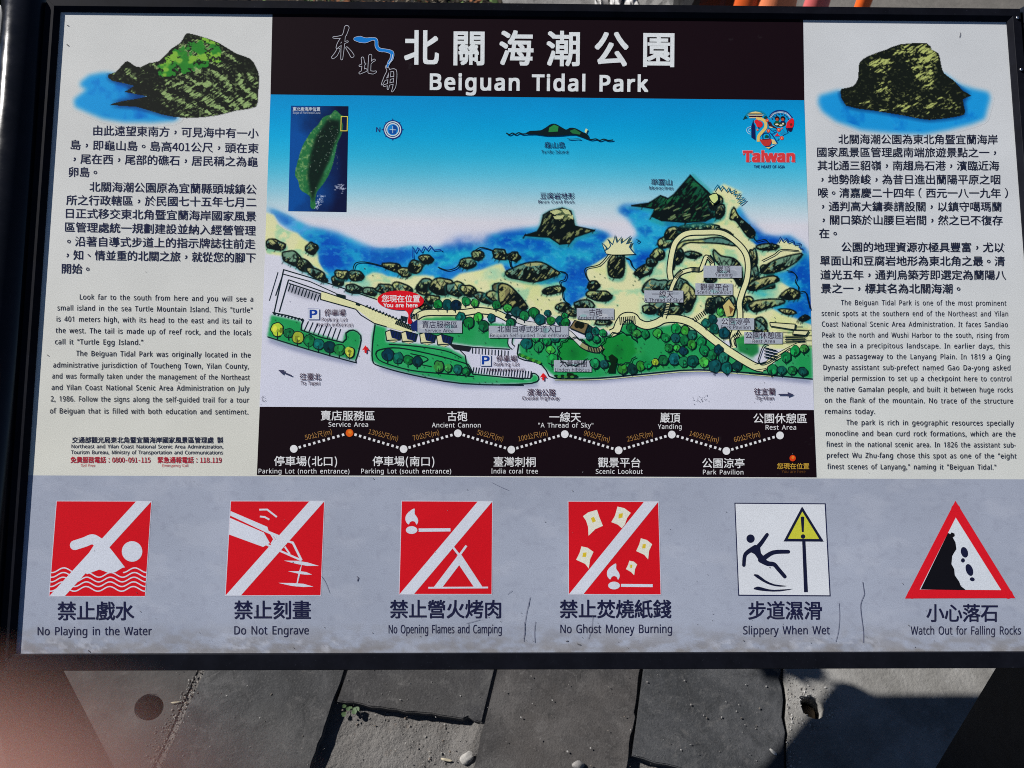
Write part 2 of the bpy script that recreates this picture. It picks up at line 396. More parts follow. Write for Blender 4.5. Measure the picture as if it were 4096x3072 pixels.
class Paint:
    def __init__(s, corners, cell, layer, bgc):
        tl, tr, br, bl = [np.asarray(c, float) for c in corners]
        nx = int(np.hypot(*(tr - tl)) / cell) + 2; ny = int(np.hypot(*(bl - tl)) / cell) + 2
        U, Vv = np.meshgrid(np.linspace(0, 1, nx), np.linspace(0, 1, ny))
        f = lambda k: (tl[k] * (1 - U) + tr[k] * U) * (1 - Vv) + (bl[k] * (1 - U) + br[k] * U) * Vv
        s.X, s.Y = f(0), f(1); s.cell = cell; s.z = layer * LAYER; s.shape = s.X.shape
        s.im = np.empty(s.shape + (3,)); s.im[:] = bgc
        s.A = np.zeros(s.shape)                        # where ink has been laid
    def blend(s, m, c):
        s.im += m[..., None] * (np.asarray(c, float) - s.im); s.A = np.maximum(s.A, m)
    def sub(s, P, pad):
        x0, y0 = P.min(0) - pad; x1, y1 = P.max(0) + pad
        w = (s.X >= x0) & (s.X <= x1) & (s.Y >= y0) & (s.Y <= y1)
        r = np.where(w.any(1))[0]; c = np.where(w.any(0))[0]
        if not len(r) or not len(c): return None
        return slice(r[0], r[-1] + 1), slice(c[0], c[-1] + 1)
    def wash(s, P, c, soft=0, a=1.0, tex=None):
        P = np.asarray(P, float); sl = s.sub(P, soft * 3 + 8)
        if sl is None: return
        m = in_poly(s.X[sl], s.Y[sl], P).astype(float); r = soft / s.cell / 1.7
        if soft > 3:
            for _ in range(3): m = box(m, max(1, r))
        m *= a
        if tex is not None: m = m * tex[sl]
        full = np.zeros(s.shape); full[sl] = m
        s.im[sl] += m[..., None] * (np.asarray(c, float) - s.im[sl]); s.A[sl] = np.maximum(s.A[sl], m)
        return full
    def line(s, P, w, c, a=1.0):
        P = np.asarray(P, float)
        for i in range(len(P) - 1):
            g = P[i:i + 2]; sl = s.sub(g, w + 3)
            if sl is None: continue
            d = g[1] - g[0]; l2 = d @ d + 1e-9; X, Y = s.X[sl] - g[0][0], s.Y[sl] - g[0][1]
            t = np.clip((X * d[0] + Y * d[1]) / l2, 0, 1); dist = np.hypot(X - t * d[0], Y - t * d[1])
            m = np.clip((w / 2 + s.cell * 0.5 - dist) / s.cell, 0, 1) * a
            s.im[sl] += m[..., None] * (np.asarray(c, float) - s.im[sl]); s.A[sl] = np.maximum(s.A[sl], m)
    def build(s, name, parent, M=None, cut=None):
        ny, nx = s.shape; x, y = bpt(s.X, s.Y)
        co_ = np.stack([x, y, np.full(s.shape, s.z)], -1).reshape(-1, 3).astype(np.float32)
        i = np.arange(ny * nx).reshape(ny, nx)
        f = np.stack([i[:-1, :-1], i[1:, :-1], i[1:, 1:], i[:-1, 1:]], -1).reshape(-1, 4)
        if cut is not None:
            keep = (s.A.reshape(-1)[f].max(1) > cut); f = f[keep]
            used = np.zeros(ny * nx, bool); used[f.ravel()] = True; re = np.cumsum(used) - 1
            f = re[f]; co_ = co_[used]
        cols = np.ones((ny * nx, 4), np.float32); cols[:, :3] = alb(np.clip(s.im, 0, 255)).reshape(-1, 3)
        if cut is not None: cols = cols[used]
        me = bpy.data.meshes.new(name); nf = len(f)
        me.vertices.add(len(co_)); me.vertices.foreach_set("co", co_.ravel())
        me.loops.add(nf * 4); me.loops.foreach_set("vertex_index", f.ravel().astype(np.int32))
        me.polygons.add(nf); me.polygons.foreach_set("loop_start", (np.arange(nf) * 4).astype(np.int32))
        me.update(calc_edges=True); me.validate()
        at = me.color_attributes.new("Col", 'FLOAT_COLOR', 'POINT'); at.data.foreach_set("color", cols.ravel())
        me.materials.append(M_PRINT); o = bpy.data.objects.new(name, me); col.objects.link(o)
        if parent: o.parent = parent
        if M is not None: o.matrix_local = M
        return o

# ------------------------------------------------------------------ the information board: frame, pipes, legs
board = empty("information_board", (OFF[0], 0.30, 0.0))
tag(board, "slanted park information board with a painted map and six warning pictograms in a dark frame", "sign board")
MB = Matrix.Translation(-Vector((OFF[0], 0.30, 0.0))) @ BOARD      # board plane -> board empty
def quadbox(bm, x0, x1, y0, y1, z0, z1):
    vs_ = [bm.verts.new(p) for p in ((x0, y0, z0), (x1, y0, z0), (x1, y1, z0), (x0, y1, z0), (x0, y0, z1), (x1, y0, z1), (x1, y1, z1), (x0, y1, z1))]
    for f in ((3, 2, 1, 0), (4, 5, 6, 7), (0, 1, 5, 4), (1, 2, 6, 5), (2, 3, 7, 6), (3, 0, 4, 7)): bm.faces.new([vs_[i] for i in f])
XL, XR, YT, YB = -0.6085, 0.6045, 0.3962, -0.3935      # visible opening of the frame
WS, WT, WB = 0.0165, 0.0160, 0.0185                    # widths of the side, top and bottom rails
ZL, ZB = 0.0055, -0.016                                # height of the lip over the print, depth below it
bm = bmesh.new(); quadbox(bm, XL - 0.006, XR + 0.006, YB - 0.006, YT + 0.006, -0.012, -0.0006)
bm_obj("backing_panel", bm, m_plain("backing panel", (0.35, 0.35, 0.36), 0.5, 0.4), board, M=MB)
def rail(a_out, b_out, b_in, a_in, FT=0.64, ZE=0.0020):
    """mitred rail: outer corners a,b and inner corners b,a on the board plane; rounded inner shoulder"""
    bm = bmesh.new()
    def ring(o, i):
        o, i = Vector((*o, 0)), Vector((*i, 0))
        prof = [(0.0, ZB), (0.0, ZL - 0.0012), (0.04, ZL), (FT, ZL), (FT + 0.03, ZL - 0.0004), (1.0, ZE), (1.0, -0.0004), (0.90, ZB)]
        return [bm.verts.new(o.lerp(i, t) + Vector((0, 0, z))) for t, z in prof]
    A, B = ring(a_out, a_in), ring(b_out, b_in); n = len(A)
    for k in range(n): bm.faces.new((A[k], B[k], B[(k + 1) % n], A[(k + 1) % n]))
    bm.faces.new(A[::-1]); bm.faces.new(B)
    bmesh.ops.recalc_face_normals(bm, faces=bm.faces)
    return bm_obj("frame_rail", bm, M_FRAME, board, M=MB)
xo0, xo1, yo1, yo0 = XL - WS, XR + WS, YT + WT, YB - WB; e = 0.00015
rail((xo0 + e, yo1), (xo1 - e, yo1), (XR - e, YT), (XL + e, YT))
rail((xo1 - e, yo0), (xo0 + e, yo0), (XL + e, YB), (XR - e, YB), 0.96, 0.0046)
rail((xo0, yo0 + e), (xo0, yo1 - e), (XL, YT - e), (XL, YB + e))
rail((xo1, yo1 - e), (xo1, yo0 + e), (XR, YB + e), (XR, YT - e))
PR = 0.030
def pipe(x):
    bm = bmesh.new(); n = 48; y0, y1 = -0.425, 0.4165; zc = -0.0100
    pr = [(y0 + 0.004, PR - 0.004), (y0 + 0.0012, PR - 0.0012), (y0, PR - 0.0001)] if False else []
    prof = [(y0, PR - 0.003), (y0 + 0.003, PR), (y1 - 0.003, PR), (y1 - 0.0008, PR - 0.0012), (y1, PR - 0.004)]
    rings = [[bm.verts.new((x + r * math.cos(2 * math.pi * k / n), y, zc + r * math.sin(2 * math.pi * k / n))) for k in range(n)] for y, r in prof]
    for a, b in zip(rings, rings[1:]):
        for k in range(n): bm.faces.new((a[k], b[k], b[(k + 1) % n], a[(k + 1) % n])).smooth = True
    bm.faces.new(rings[0]); bm.faces.new(rings[-1][::-1]); bmesh.ops.recalc_face_normals(bm, faces=bm.faces)
    return bm_obj("side_pipe", bm, M_PIPE, board, M=MB)
pipe(xo0 - PR - 0.0004); pipe(xo1 + PR + 0.0004)
def screw(px, py):
    x, y = bpt(px, py); bm = bmesh.new()
    bmesh.ops.create_uvsphere(bm, u_segments=16, v_segments=8, radius=0.0021, matrix=Matrix.Translation((float(x), float(y), ZL + 0.0012)) @ Matrix.Diagonal((1, 1, 0.6, 1)))
    bm_obj("screw", bm, M_SCREW, board, True, MB)
screw(4058, 82); screw(4072, 288)
# steel leg plates that carry the board: back edge read off the photograph
def leg(x, s):
    pts = [(0.445, 0.612), (0.432, 0.58), (0.3915, 0.4337), (0.3190, 0.1745), (0.271, 0.0), (0.02, 0.0), (0.20, 0.40), (0.325, 0.583)]
    bm = bmesh.new()
    a = [bm.verts.new((x, y - 0.30, z)) for y, z in pts]; b = [bm.verts.new((x + s * 0.008, y - 0.30, z)) for y, z in pts]
    n = len(pts)
    bm.faces.new(a); bm.faces.new(b[::-1])
    for k in range(n): bm.faces.new((a[k], a[(k + 1) % n], b[(k + 1) % n], b[k]))
    bmesh.ops.recalc_face_normals(bm, faces=bm.faces)
    bmesh.ops.bevel(bm, geom=[ed for ed in bm.edges], offset=0.001, segments=1, affect='EDGES')
    return bm_obj("support_leg", bm, M_LEG, board)
leg(0.640, 1); leg(-0.642, -1)

# ------------------------------------------------------------------ printed sheet
CREAM_L, CREAM_R, LILAC, LILAC2 = (207, 208, 204), (203, 206, 207), (158, 165, 180), (203, 205, 220)
sheet = Paint([(-40, 20), (4170, 50), (4330, 2640), (10, 2640)], 24, 0, CREAM_L)
X, Y = sheet.X, sheet.Y
t = np.clip((X - 1000) / 2500, 0, 1)[..., None]; sheet.im[:] = np.array(CREAM_L) * (1 - t) + np.array(CREAM_R) * t
warm = np.clip((Y - 900) / 900, 0, 1)[..., None] * np.array([3, 2, -5.0]); sheet.im += warm
sheet.im += (vnoise(sheet.shape, 6, 3)[..., None] - 0.5) * 10
sheet_o = sheet.build("printed_sheet", board, MB)
low = Paint([(20, 1901), (4270, 1918), (4330, 2640), (10, 2640)], 7, 1, LILAC)
n1 = vnoise(low.shape, 7, 5); low.im += (n1[..., None] - 0.5) * 20; low.im -= np.clip((900 - low.X) / 900, 0, 1)[..., None] * 6
k = np.clip((low.Y - 2490) / 110, 0, 1) * np.clip(gnoise(low.X / 60, low.Y / 26, 8, 5) * 5 - 1.9, 0, 1)
low.blend(k * 0.62, (128, 124, 122))
k = np.clip((gnoise(low.X / 130, low.Y / 60, 4, 5) - .53) * 6, 0, 1); low.blend(k * .22, (186, 190, 200)); k = np.clip((gnoise(low.X / 26, low.Y / 20, 6, 4) - .60) * 8, 0, 1); low.blend(k * .18, (128, 132, 148))
k = np.clip((low.Y - 2530) / 40, 0, 1) * np.clip((gnoise(low.X / 34, low.Y / 22, 9, 4) - .57) * 12, 0, 1)
low.blend(k * 0.5 * np.clip((gnoise(low.X / 240, low.Y / 300, 2, 2) - .45) * 8, 0, 1), (192, 196, 206))
low.build("safety_strip", board, MB)
NAVY = (36, 38, 66); INKC = (42, 44, 58)

# title band
tb_ = Ink(2); tb_.poly([(1090, 40), (3212, 58), (3217, 401), (1082, 378)], (24, 12, 19)); title_o = tb_.build("title_band", board, MB)
tt = Ink(6); te = Ink(6)
T(tt, 'R3', '北關海潮公園', -766, 1395, 514, 532, 264, (216, 221, 236), 0.021, pitch=1.355)
T(te, 'R3', 'Beiguan Tidal Park', -560, 1187, 720, 736, 124, (216, 221, 236), 0.030, spw=1.5, spc=1.10)
em = Ink(5)
def outline(strokes, reg, wout, wi, cin):
    for p, w in strokes:
        em.stroke(sm(q(reg, p), 4), np.asarray(w, float) * 0.4973 + wout, (190, 192, 200), cap=True)
    for p, w in strokes:
        em.stroke(sm(q(reg, p), 4), np.asarray(w, float) * 0.4973 - wi + 0.01, cin, cap=True)
DK = (24, 12, 19)
outline([([(672, 302), (720, 300), (770, 280)], [12, 22, 18]), ([(778, 225), (760, 280), (715, 350), (700, 385)], [40, 30, 24, 16]), ([(700, 380), (740, 352), (785, 335)], [16, 20, 12]),
         ([(752, 300), (745, 390), (738, 475)], [30, 26, 16]), ([(712, 400), (690, 440), (668, 462)], [26, 30, 24]), ([(778, 385), (805, 420), (822, 448)], [16, 28, 32])], 'R2', 1.6, 2.4, DK)
outline([([(905, 470), (912, 530), (905, 575)], [22, 24, 22]), ([(885, 530), (925, 515)], [16, 16]), ([(885, 588), (930, 565)], [18, 26]), ([(968, 450), (962, 520), (960, 570)], [26, 24, 24]),
         ([(960, 580), (990, 585), (1012, 578)], [24, 24, 14]), ([(965, 515), (990, 490), (1000, 485)], [14, 16, 18])], 'R2', 1.6, 2.4, DK)
outline([([(1100, 540), (1112, 570), (1090, 620), (1062, 680)], [24, 22, 24, 12]), ([(1120, 570), (1165, 570), (1168, 640), (1160, 700), (1145, 735)], [16, 26, 26, 24, 12]), ([(1085, 640), (1150, 625)], [16, 20]),
         ([(1080, 690), (1150, 670)], [16, 18]), ([(1125, 580), (1118, 650), (1110, 715)], [18, 20, 14])], 'R2', 1.6, 2.4, DK)
outline([([(850, 315), (885, 318), (930, 326), (985, 315), (1015, 325), (1020, 375), (1045, 402), (1090, 408), (1140, 425), (1140, 470), (1118, 505), (1104, 540)], [30, 50, 40, 22, 24, 26, 28, 24, 30, 26, 20, 12])], 'R2', 2.0, 1.0, (20, 120, 200))
em.stroke(sm(q('R2', [(1148, 440), (1140, 480), (1115, 515)]), 4), 3, (200, 215, 235))

# ------------------------------------------------------------------ painted map
def J(*a): return np.concatenate([q(r, p) for r, p in a])
mp = Paint([(1082, 378), (3217, 401), (3256, 1640), (1038, 1627)], 2.9, 2, (205, 206, 221))
X, Y = mp.X, mp.Y
ys = [380, 450, 540, 620, 690, 760, 810, 850, 880, 930, 1640]
cs = np.array([(0, 140, 200), (2, 150, 207), (16, 164, 212), (46, 176, 212), (88, 188, 214), (140, 200, 217), (178, 209, 217), (200, 213, 220), (214, 213, 219), (212, 212, 222), (205, 207, 222)], float)
for c in range(3): mp.im[..., c] = np.interp(Y - (X - 1082) * 0.011, ys, cs[:, c])
NZ = vnoise(mp.shape, 60, 21, 3); NB = vnoise(mp.shape, 14, 22, 5); NC = vnoise(mp.shape, 26, 23, 4)
SAND, SEA, DEEP, TURQ = (226, 225, 168), (24, 140, 204), (0, 70, 178), (24, 172, 192)
sea = J(('R6', [(120, 60), (300, 130), (480, 225), (700, 265), (880, 345), (1000, 395), (1150, 400), (1300, 375), (1500, 385), (1700, 370), (1880, 350), (1930, 290), (2100, 260)]),
        ('R7', [(190, 240), (400, 200), (760, 235), (860, 270), (900, 330), (1000, 350), (1100, 300), (1115, 250), (1060, 180), (1000, 120), (940, 80), (990, 45), (1200, 40), (1500, 10), (1900, 20), (1940, 100), (2000, 220), (2060, 280), (2150, 310)]),
        ('R8', [(0, 150), (50, 190), (90, 270), (200, 310), (330, 290), (420, 350), (475, 420), (520, 560), (530, 1010), (300, 1020)]), ('R7', [(2000, 900), (1200, 960), (500, 900)]), ('R6', [(1900, 900), (900, 700), (500, 620), (400, 300)]))
tex = 0.72 + 0.5 * NB
mp.wash(sea, SEA, 16, 0.97, np.clip(tex, 0, 1))
def blob(reg, pts, c, soft, a, tx=None): mp.wash(q(reg, pts), c, soft, a, tx)
dt = np.clip(NB * 3 - 0.7, 0, 1); ct = np.clip(NC * 3 - 0.8, 0, 1)
blob('R6', [(400, 260), (560, 250), (700, 300), (830, 420), (800, 560), (640, 590), (560, 450)], DEEP, 26, 0.85, dt)
blob('R6', [(900, 400), (1300, 400), (1320, 470), (1050, 520), (850, 480)], DEEP, 24, 0.7, dt)
blob('R6', [(150, 70), (480, 230), (560, 290), (380, 260), (250, 190)], (90, 170, 225), 18, 0.8)
blob('R6', [(830, 520), (980, 500), (1060, 560), (920, 620), (850, 590)], TURQ, 14, 0.9)
blob('R6', [(1480, 420), (1750, 380), (1900, 400), (1760, 480), (1500, 560)], TURQ, 24, 0.8, ct)
blob('R6', [(1520, 560), (1700, 520), (1900, 490), (1900, 560), (1650, 620), (1500, 640)], (20, 110, 195), 18, 0.8)
blob('R6', [(1650, 300), (2100, 280), (2212, 330), (1900, 380), (1500, 420)], DEEP, 24, 0.75, dt)
blob('R7', [(0, 260), (190, 240), (480, 360), (600, 340), (850, 270), (900, 330), (700, 400), (300, 420), (0, 380)], (0, 78, 182), 22, 0.8)
blob('R7', [(100, 420), (500, 380), (800, 430), (700, 560), (520, 560), (460, 500), (200, 500)], TURQ, 26, 0.85, ct)
blob('R7', [(520, 560), (700, 540), (720, 660), (690, 760), (600, 860), (540, 830), (530, 700)], (10, 92, 188), 18, 0.85)
blob('R7', [(700, 520), (860, 430), (1040, 460), (1060, 580), (900, 620), (720, 600)], (40, 150, 205), 20, 0.5)
blob('R7', [(1040, 440), (1200, 380), (1230, 440), (1120, 540), (1060, 500)], DEEP, 18, 0.8)
blob('R7', [(1060, 150), (1250, 140), (1420, 200), (1280, 330), (1180, 420), (1090, 380), (1130, 260)], (35, 165, 205), 18, 0.9)
blob('R7', [(1250, 100), (1750, 180), (1700, 230), (1350, 220)], DEEP, 16, 0.8)
blob('R7', [(1890, 60), (1960, 120), (2080, 290), (2212, 330), (2212, 380), (2050, 330), (1960, 200)], (10, 105, 195), 16, 0.9)
blob('R8', [(20, 190), (120, 290), (330, 310), (250, 370), (90, 380), (20, 320)], DEEP, 16, 0.75)
blob('R8', [(330, 560), (440, 430), (510, 560), (520, 900), (420, 760), (400, 640)], (0, 88, 180), 16, 0.9)
blob('R8', [(240, 820), (420, 780), (500, 900), (490, 1010), (300, 920)], (10, 100, 190), 16, 0.9)
# sand
def sand(*a, soft=6): mp.wash(J(*a), SAND, soft, 0.98)
sand(('R6', [(100, 95), (190, 120), (230, 200), (290, 240), (380, 265), (430, 310), (500, 350), (545, 430), (555, 500), (600, 570), (680, 640), (400, 470), (130, 430)]))
sand(('R6', [(680, 660), (900, 650), (930, 610), (990, 580), (1060, 590), (1100, 610), (1200, 625), (1330, 600), (1480, 610), (1490, 640), (1620, 640), (1690, 590), (1860, 560), (1980, 515), (2030, 510), (2060, 570)]),
     ('R7', [(60, 610), (250, 650), (330, 680), (470, 650), (500, 690), (505, 800), (560, 870), (640, 800), (710, 760), (730, 690), (690, 600), (700, 550), (860, 450), (880, 420), (840, 380), (820, 350), (870, 300), (1060, 320), (1080, 440), (1000, 460), (1050, 540), (1090, 580), (1200, 550), (1320, 450), (1330, 410), (1420, 300), (1500, 240), (1700, 190), (1760, 160), (1790, 90), (1750, 30), (1720, -60), (1800, -130), (1950, -60), (1850, 10), (1890, 80), (1930, 140), (2000, 210), (2040, 270), (2010, 320), (2100, 390), (2200, 400)]),
     ('R8', [(180, 400), (260, 310), (420, 380), (430, 440), (370, 520), (300, 570), (150, 590), (230, 640), (390, 740), (400, 780), (260, 810), (150, 850), (240, 900), (400, 960), (510, 1010), (515, 1200)]),
     ('R7', [(2200, 1200), (1900, 1150), (1400, 1000), (900, 1060), (500, 950), (200, 900), (0, 900)]), ('R6', [(1800, 980), (1350, 980), (1300, 900), (900, 760)]))
mp.wash(q('R6', [(860, 640), (960, 640), (980, 700), (880, 720)]), (120, 200, 180), 14, 0.7)
for r, p in (('R6', [(1860, 570), (2000, 560), (2020, 640), (1900, 660)]), ('R7', [(1130, 820), (1300, 860), (1260, 980), (1160, 960)]), ('R7', [(1180, 640), (1420, 620), (1560, 700), (1540, 840), (1300, 900)]), ('R8', [(60, 640), (250, 600), (240, 760), (60, 760)]), ('R7', [(330, 620), (520, 600), (480, 700), (360, 720)]),
             ('R7', [(1340, 300), (1420, 290), (1410, 600), (1340, 620)]), ('R7', [(2020, 640), (2200, 640), (2200, 800), (2020, 800)])):
    blob(r, p, (60, 180, 170), 20, 0.75, ct)
GR, GR2 = (28, 150, 78), (22, 118, 58)
def green(*a, c=GR): mp.wash(J(*a), c, 4, 0.97, np.clip(0.75 + 0.5 * NB, 0, 1))
green(('R6', [(170, 925), (410, 975), (420, 1045), (620, 1100), (745, 1145), (760, 1080), (800, 1045), (850, 1045), (890, 1085), (890, 1150), (850, 1290), (600, 1240), (330, 1165), (140, 1100)]))
green(('R6', [(1005, 1000), (1100, 1030), (1095, 1140), (1500, 1170), (1600, 1190), (1730, 1260), (1790, 1390), (2100, 1430)]), ('R7', [(250, 1440), (265, 1395), (310, 1420), (300, 1470), (0, 1480)]), ('R6', [(1700, 1475), (1300, 1400), (1040, 1330), (980, 1290), (980, 1100)]), c=(30, 160, 84))
green(('R6', [(1340, 1000), (1400, 950), (1600, 935), (1750, 960), (2100, 1010)]), ('R7', [(110, 1110), (90, 1195), (0, 1190)]), ('R6', [(1800, 1175), (1640, 1150), (1340, 1070)]))
green(('R7', [(150, 1160), (250, 1110), (560, 1100), (620, 1130), (860, 1090), (950, 1070), (990, 1000), (1080, 970), (1220, 1030), (1400, 1000), (1500, 1020), (1700, 1130), (1900, 1270), (2080, 1350), (2212, 1340)]), ('R8', [(200, 1290), (420, 1170), (505, 1180), (515, 1440), (0, 1400)]),
      ('R7', [(1600, 1360), (1200, 1390), (800, 1430), (450, 1430), (370, 1360), (310, 1310), (160, 1260)]))
green(('R7', [(1580, 1010), (1660, 950), (1760, 870), (1820, 900), (1860, 950), (1850, 1050), (1800, 1130)]), c=(130, 190, 120))
green(('R7', [(1890, 1110), (1960, 1090), (2080, 1160), (2080, 1230), (2030, 1265), (1920, 1220)]), c=GR2)
# lilac parking grounds and shore-road shade
blob('R7', [(20, 1200), (85, 1195), (140, 1240), (160, 1290), (310, 1320), (340, 1400), (270, 1395), (230, 1440), (0, 1420), (-190, 1390), (-260, 1270), (-300, 1210), (-200, 1180)], (205, 206, 221), 4, 1)
for p in (J(('R6', [(150, 1110), (330, 1170), (600, 1245), (850, 1300), (840, 1325), (600, 1275), (320, 1200), (150, 1140)])), J(('R6', [(1050, 1335), (1300, 1400), (1700, 1475), (2200, 1490)]), ('R7', [(300, 1475), (300, 1500), (0, 1510)]), ('R6', [(1700, 1505), (1300, 1430), (1050, 1360)])),
          J(('R7', [(430, 1440), (800, 1440), (1200, 1400), (1600, 1370), (2200, 1415)]), ('R8', [(500, 1445), (505, 1475), (100, 1430)]), ('R7', [(1600, 1400), (1200, 1430), (800, 1465), (430, 1465)]))):
    mp.wash(p, (70, 84, 125), 12, 0.6)
mp.wash(q('R6', [(310, 680), (570, 760), (560, 800), (440, 790), (310, 740)]), (120, 122, 135), 12, 0.7)
# greenery tone variation
for k_ in range(26):
    x, y = rng.uniform(950, 2150), rng.uniform(1100, 1350)
    t_ = rng.uniform(0, 6.28, 7); P = [(x + 70 * math.cos(a) * rng.uniform(.5, 1), y + 40 * math.sin(a) * rng.uniform(.5, 1)) for a in np.sort(t_)]
    blob('R7', P, (14, 120, 56) if k_ % 2 else (70, 175, 80), 14, 0.5)
for cx, cy, rx, ry in ((590, 1220, 120, 110), (950, 1200, 140, 130)):
    a_ = np.linspace(0, 6.283, 30)[:-1]; P = [(cx + rx * math.cos(v) * (1 + 0.08 * math.sin(9 * v)), cy + ry * math.sin(v) * (1 + 0.08 * math.cos(7 * v))) for v in a_]
    blob('R7', P, (20, 132, 52), 5, 0.95)
    blob('R7', [(cx - 40, cy + 20), (cx, cy - 40), (cx + 45, cy + 10), (cx + 10, cy + 70)], (12, 84, 40), 16, 0.55)
mp.wash(q('R3', [(1690, 1560), (1760, 1510), (1850, 1520), (1930, 1560), (1960, 1620), (1900, 1690), (1760, 1690), (1700, 1640)]), (224, 226, 170), 9, .95)
# hand-drawn rocks
# watery mottling of the sea: pale runs, darker pools
seam = box(in_poly(X, Y, sea).astype(float), 6)
isb = np.clip((mp.im[..., 2] - mp.im[..., 0] - 45) / 40, 0, 1) * seam
g1 = gnoise(X / 46, Y / 30, 3, 4); g2 = gnoise(X / 90, Y / 60, 8, 4); g3 = gnoise(X / 14, Y / 11, 5, 2)
mp.blend(isb * np.clip((g1 - .50) * 5, 0, 1) * .55, (34, 178, 204)); mp.blend(isb * np.clip((g2 - .53) * 7, 0, 1) * .55, (0, 62, 168)); mp.blend(isb * np.clip((g3 - .62) * 9, 0, 1) * .25, (96, 200, 220))
# sand: greenish runs of wash
iss = np.clip((mp.im[..., 0] - mp.im[..., 2] - 20) / 20, 0, 1) * np.clip((mp.im[..., 0] - 190) / 20, 0, 1)
mp.blend(iss * np.clip((gnoise(X / 70, Y / 50, 12, 4) - .52) * 6, 0, 1) * .5, (206, 216, 140)); mp.blend(iss * np.clip((gnoise(X / 60, Y / 40, 14, 4) - .60) * 7, 0, 1) * .55, (120, 196, 160))
BLK = (12, 22, 24)
HLS = ((190, 198, 124), (150, 172, 118), (112, 150, 124), (176, 178, 120), (86, 134, 122))
def rock(reg, pts, seed, hl=HLS, nh=5, hatch=18, dark=.60, n=3, shade=True):
    r = np.random.default_rng(seed); P = sm(q(reg, pts), n, True) if n > 1 else q(reg, pts)
    lo, hi = P.min(0), P.max(0); c = (lo + hi) / 2; ex = (hi - lo) / 2
    if shade:
        S = c + (P - c) * 1.16 + (2, 6); mp.wash(S, (40, 150, 140), 9, .55)
    sl = mp.sub(P, 26)
    if sl is None: return
    Xs, Ys = mp.X[sl], mp.Y[sl]; m = in_poly(Xs, Ys, P).astype(float); im = mp.im[sl]
    def put(k, col_): im[...] = im + np.clip(k, 0, 1)[..., None] * (np.asarray(col_, float) - im)
    put(m, hl[int(r.integers(len(hl)))])
    so = seed * 1.37
    fc = gnoise(Xs / (ex[0] * .55 + 5), Ys / (ex[1] * .7 + 4), so, 2)
    put(m * ((fc > .56) * .9), hl[int(r.integers(len(hl)))]); put(m * ((fc < .40) * .9), hl[int(r.integers(len(hl)))])
    fy = (Ys - lo[1]) / (hi[1] - lo[1] + 1e-6); fx = (Xs - lo[0]) / (hi[0] - lo[0] + 1e-6)
    hU = (Xs * .62 - Ys * .78) ; hV = Xs * .78 + Ys * .62
    jag_ = gnoise(hV / 6.0, hU / 46, so + 3, 2)
    lim = 1 - dark + (jag_ - .5) * .75 + (gnoise(Xs / 30, Ys / 30, so + 5, 2) - .5) * .9 - (fx - .5) * .25
    put(m * np.clip((fy - lim) * 16, 0, 1), BLK)
    put(m * np.clip((gnoise(hV / 4.2, hU / 34, so + 7, 2) - .60) * 12, 0, 1) * np.clip(fy * 2.2, 0, 1) * .9, BLK)
    put(m * np.clip((gnoise(hV / 5.0, hU / 26, so + 9, 2) - .66) * 14, 0, 1) * (fy > lim) * .8, hl[0])
    mp.line(np.vstack([P, P[:1]]), 6.0, BLK)
    for i in range(nh):
        a0 = c + ex * np.array([r.uniform(-.7, .7), r.uniform(-.85, -.2)]); a1 = a0 + ex * np.array([r.uniform(-.3, .45), r.uniform(.4, .9)])
        if in_poly(np.array([a1[0], a0[0]]), np.array([a1[1], a0[1]]), P).all(): mp.line([a0, (a0 + a1) / 2 + r.normal(0, 3, 2), a1], 3.6, BLK)
    for i in range(hatch // 2):
        b_ = P[int(r.integers(len(P)))]
        if b_[1] > c[1]: mp.line([b_ + (3, -5), b_ + (-5 - r.uniform(0, 4), 7 + r.uniform(0, 6))], 3.0, BLK, .9)
def lump(reg, x, y, rx, ry, seed, ang=0.0, **k):
    r = np.random.default_rng(seed); a = np.linspace(0, 6.283, 12)[:-1]; R_ = r.uniform(0.82, 1.14, 11); ca, sa = math.cos(ang), math.sin(ang)
    rock(reg, [(x + rx * s_ * math.cos(v) * ca - ry * s_ * math.sin(v) * sa, y + rx * s_ * math.cos(v) * sa + ry * s_ * math.sin(v) * ca) for v, s_ in zip(a, R_)], seed, **k)
for i, (x, y, rx, ry, a) in enumerate([(205, 362, 74, 42, .25), (497, 390, 46, 46, 0), (345, 470, 88, 52, .35), (440, 530, 80, 44, .6), (540, 600, 92, 38, .55), (705, 650, 48, 44, .2), (840, 715, 78, 38, .25), (745, 600, 70, 34, .1), (850, 612, 62, 44, .1), (960, 735, 62, 30, .2), (1090, 715, 80, 42, .1), (1230, 720, 90, 50, .3),
                                       (1150, 540, 85, 34, .2), (1250, 580, 60, 40, .3), (1335, 535, 62, 52, -.3), (1415, 475, 60, 36, .1), (1750, 505, 70, 42, -.1), (1830, 445, 48, 42, .2), (2010, 440, 62, 44, .2), (2120, 455, 52, 36, .1), (1420, 700, 84, 62, -.2), (1540, 690, 92, 72, 0), (1660, 720, 82, 58, .3), (1760, 735, 70, 44, .5), (1880, 785, 80, 34, .4), (1400, 850, 60, 40, .2), (1470, 800, 62, 34, 0)]):
    lump('R6', x, y, rx, ry, 100 + i, a, dark=.60)
rock('R6', [(1950, 690), (2030, 670), (2110, 710), (2170, 780), (2200, 850), (2130, 880), (2060, 830), (1990, 790)], 140, ((150, 150, 90), (110, 105, 70), (90, 110, 90)))
rock('R6', [(1900, 770), (1960, 730), (2080, 800), (2212, 860), (2200, 900), (2050, 860)], 141)
rock('R7', [(-10, 690), (60, 680), (130, 740), (190, 810), (220, 870), (150, 890), (60, 860), (0, 840)], 142, ((160, 160, 100), (120, 115, 80), (90, 110, 90)))
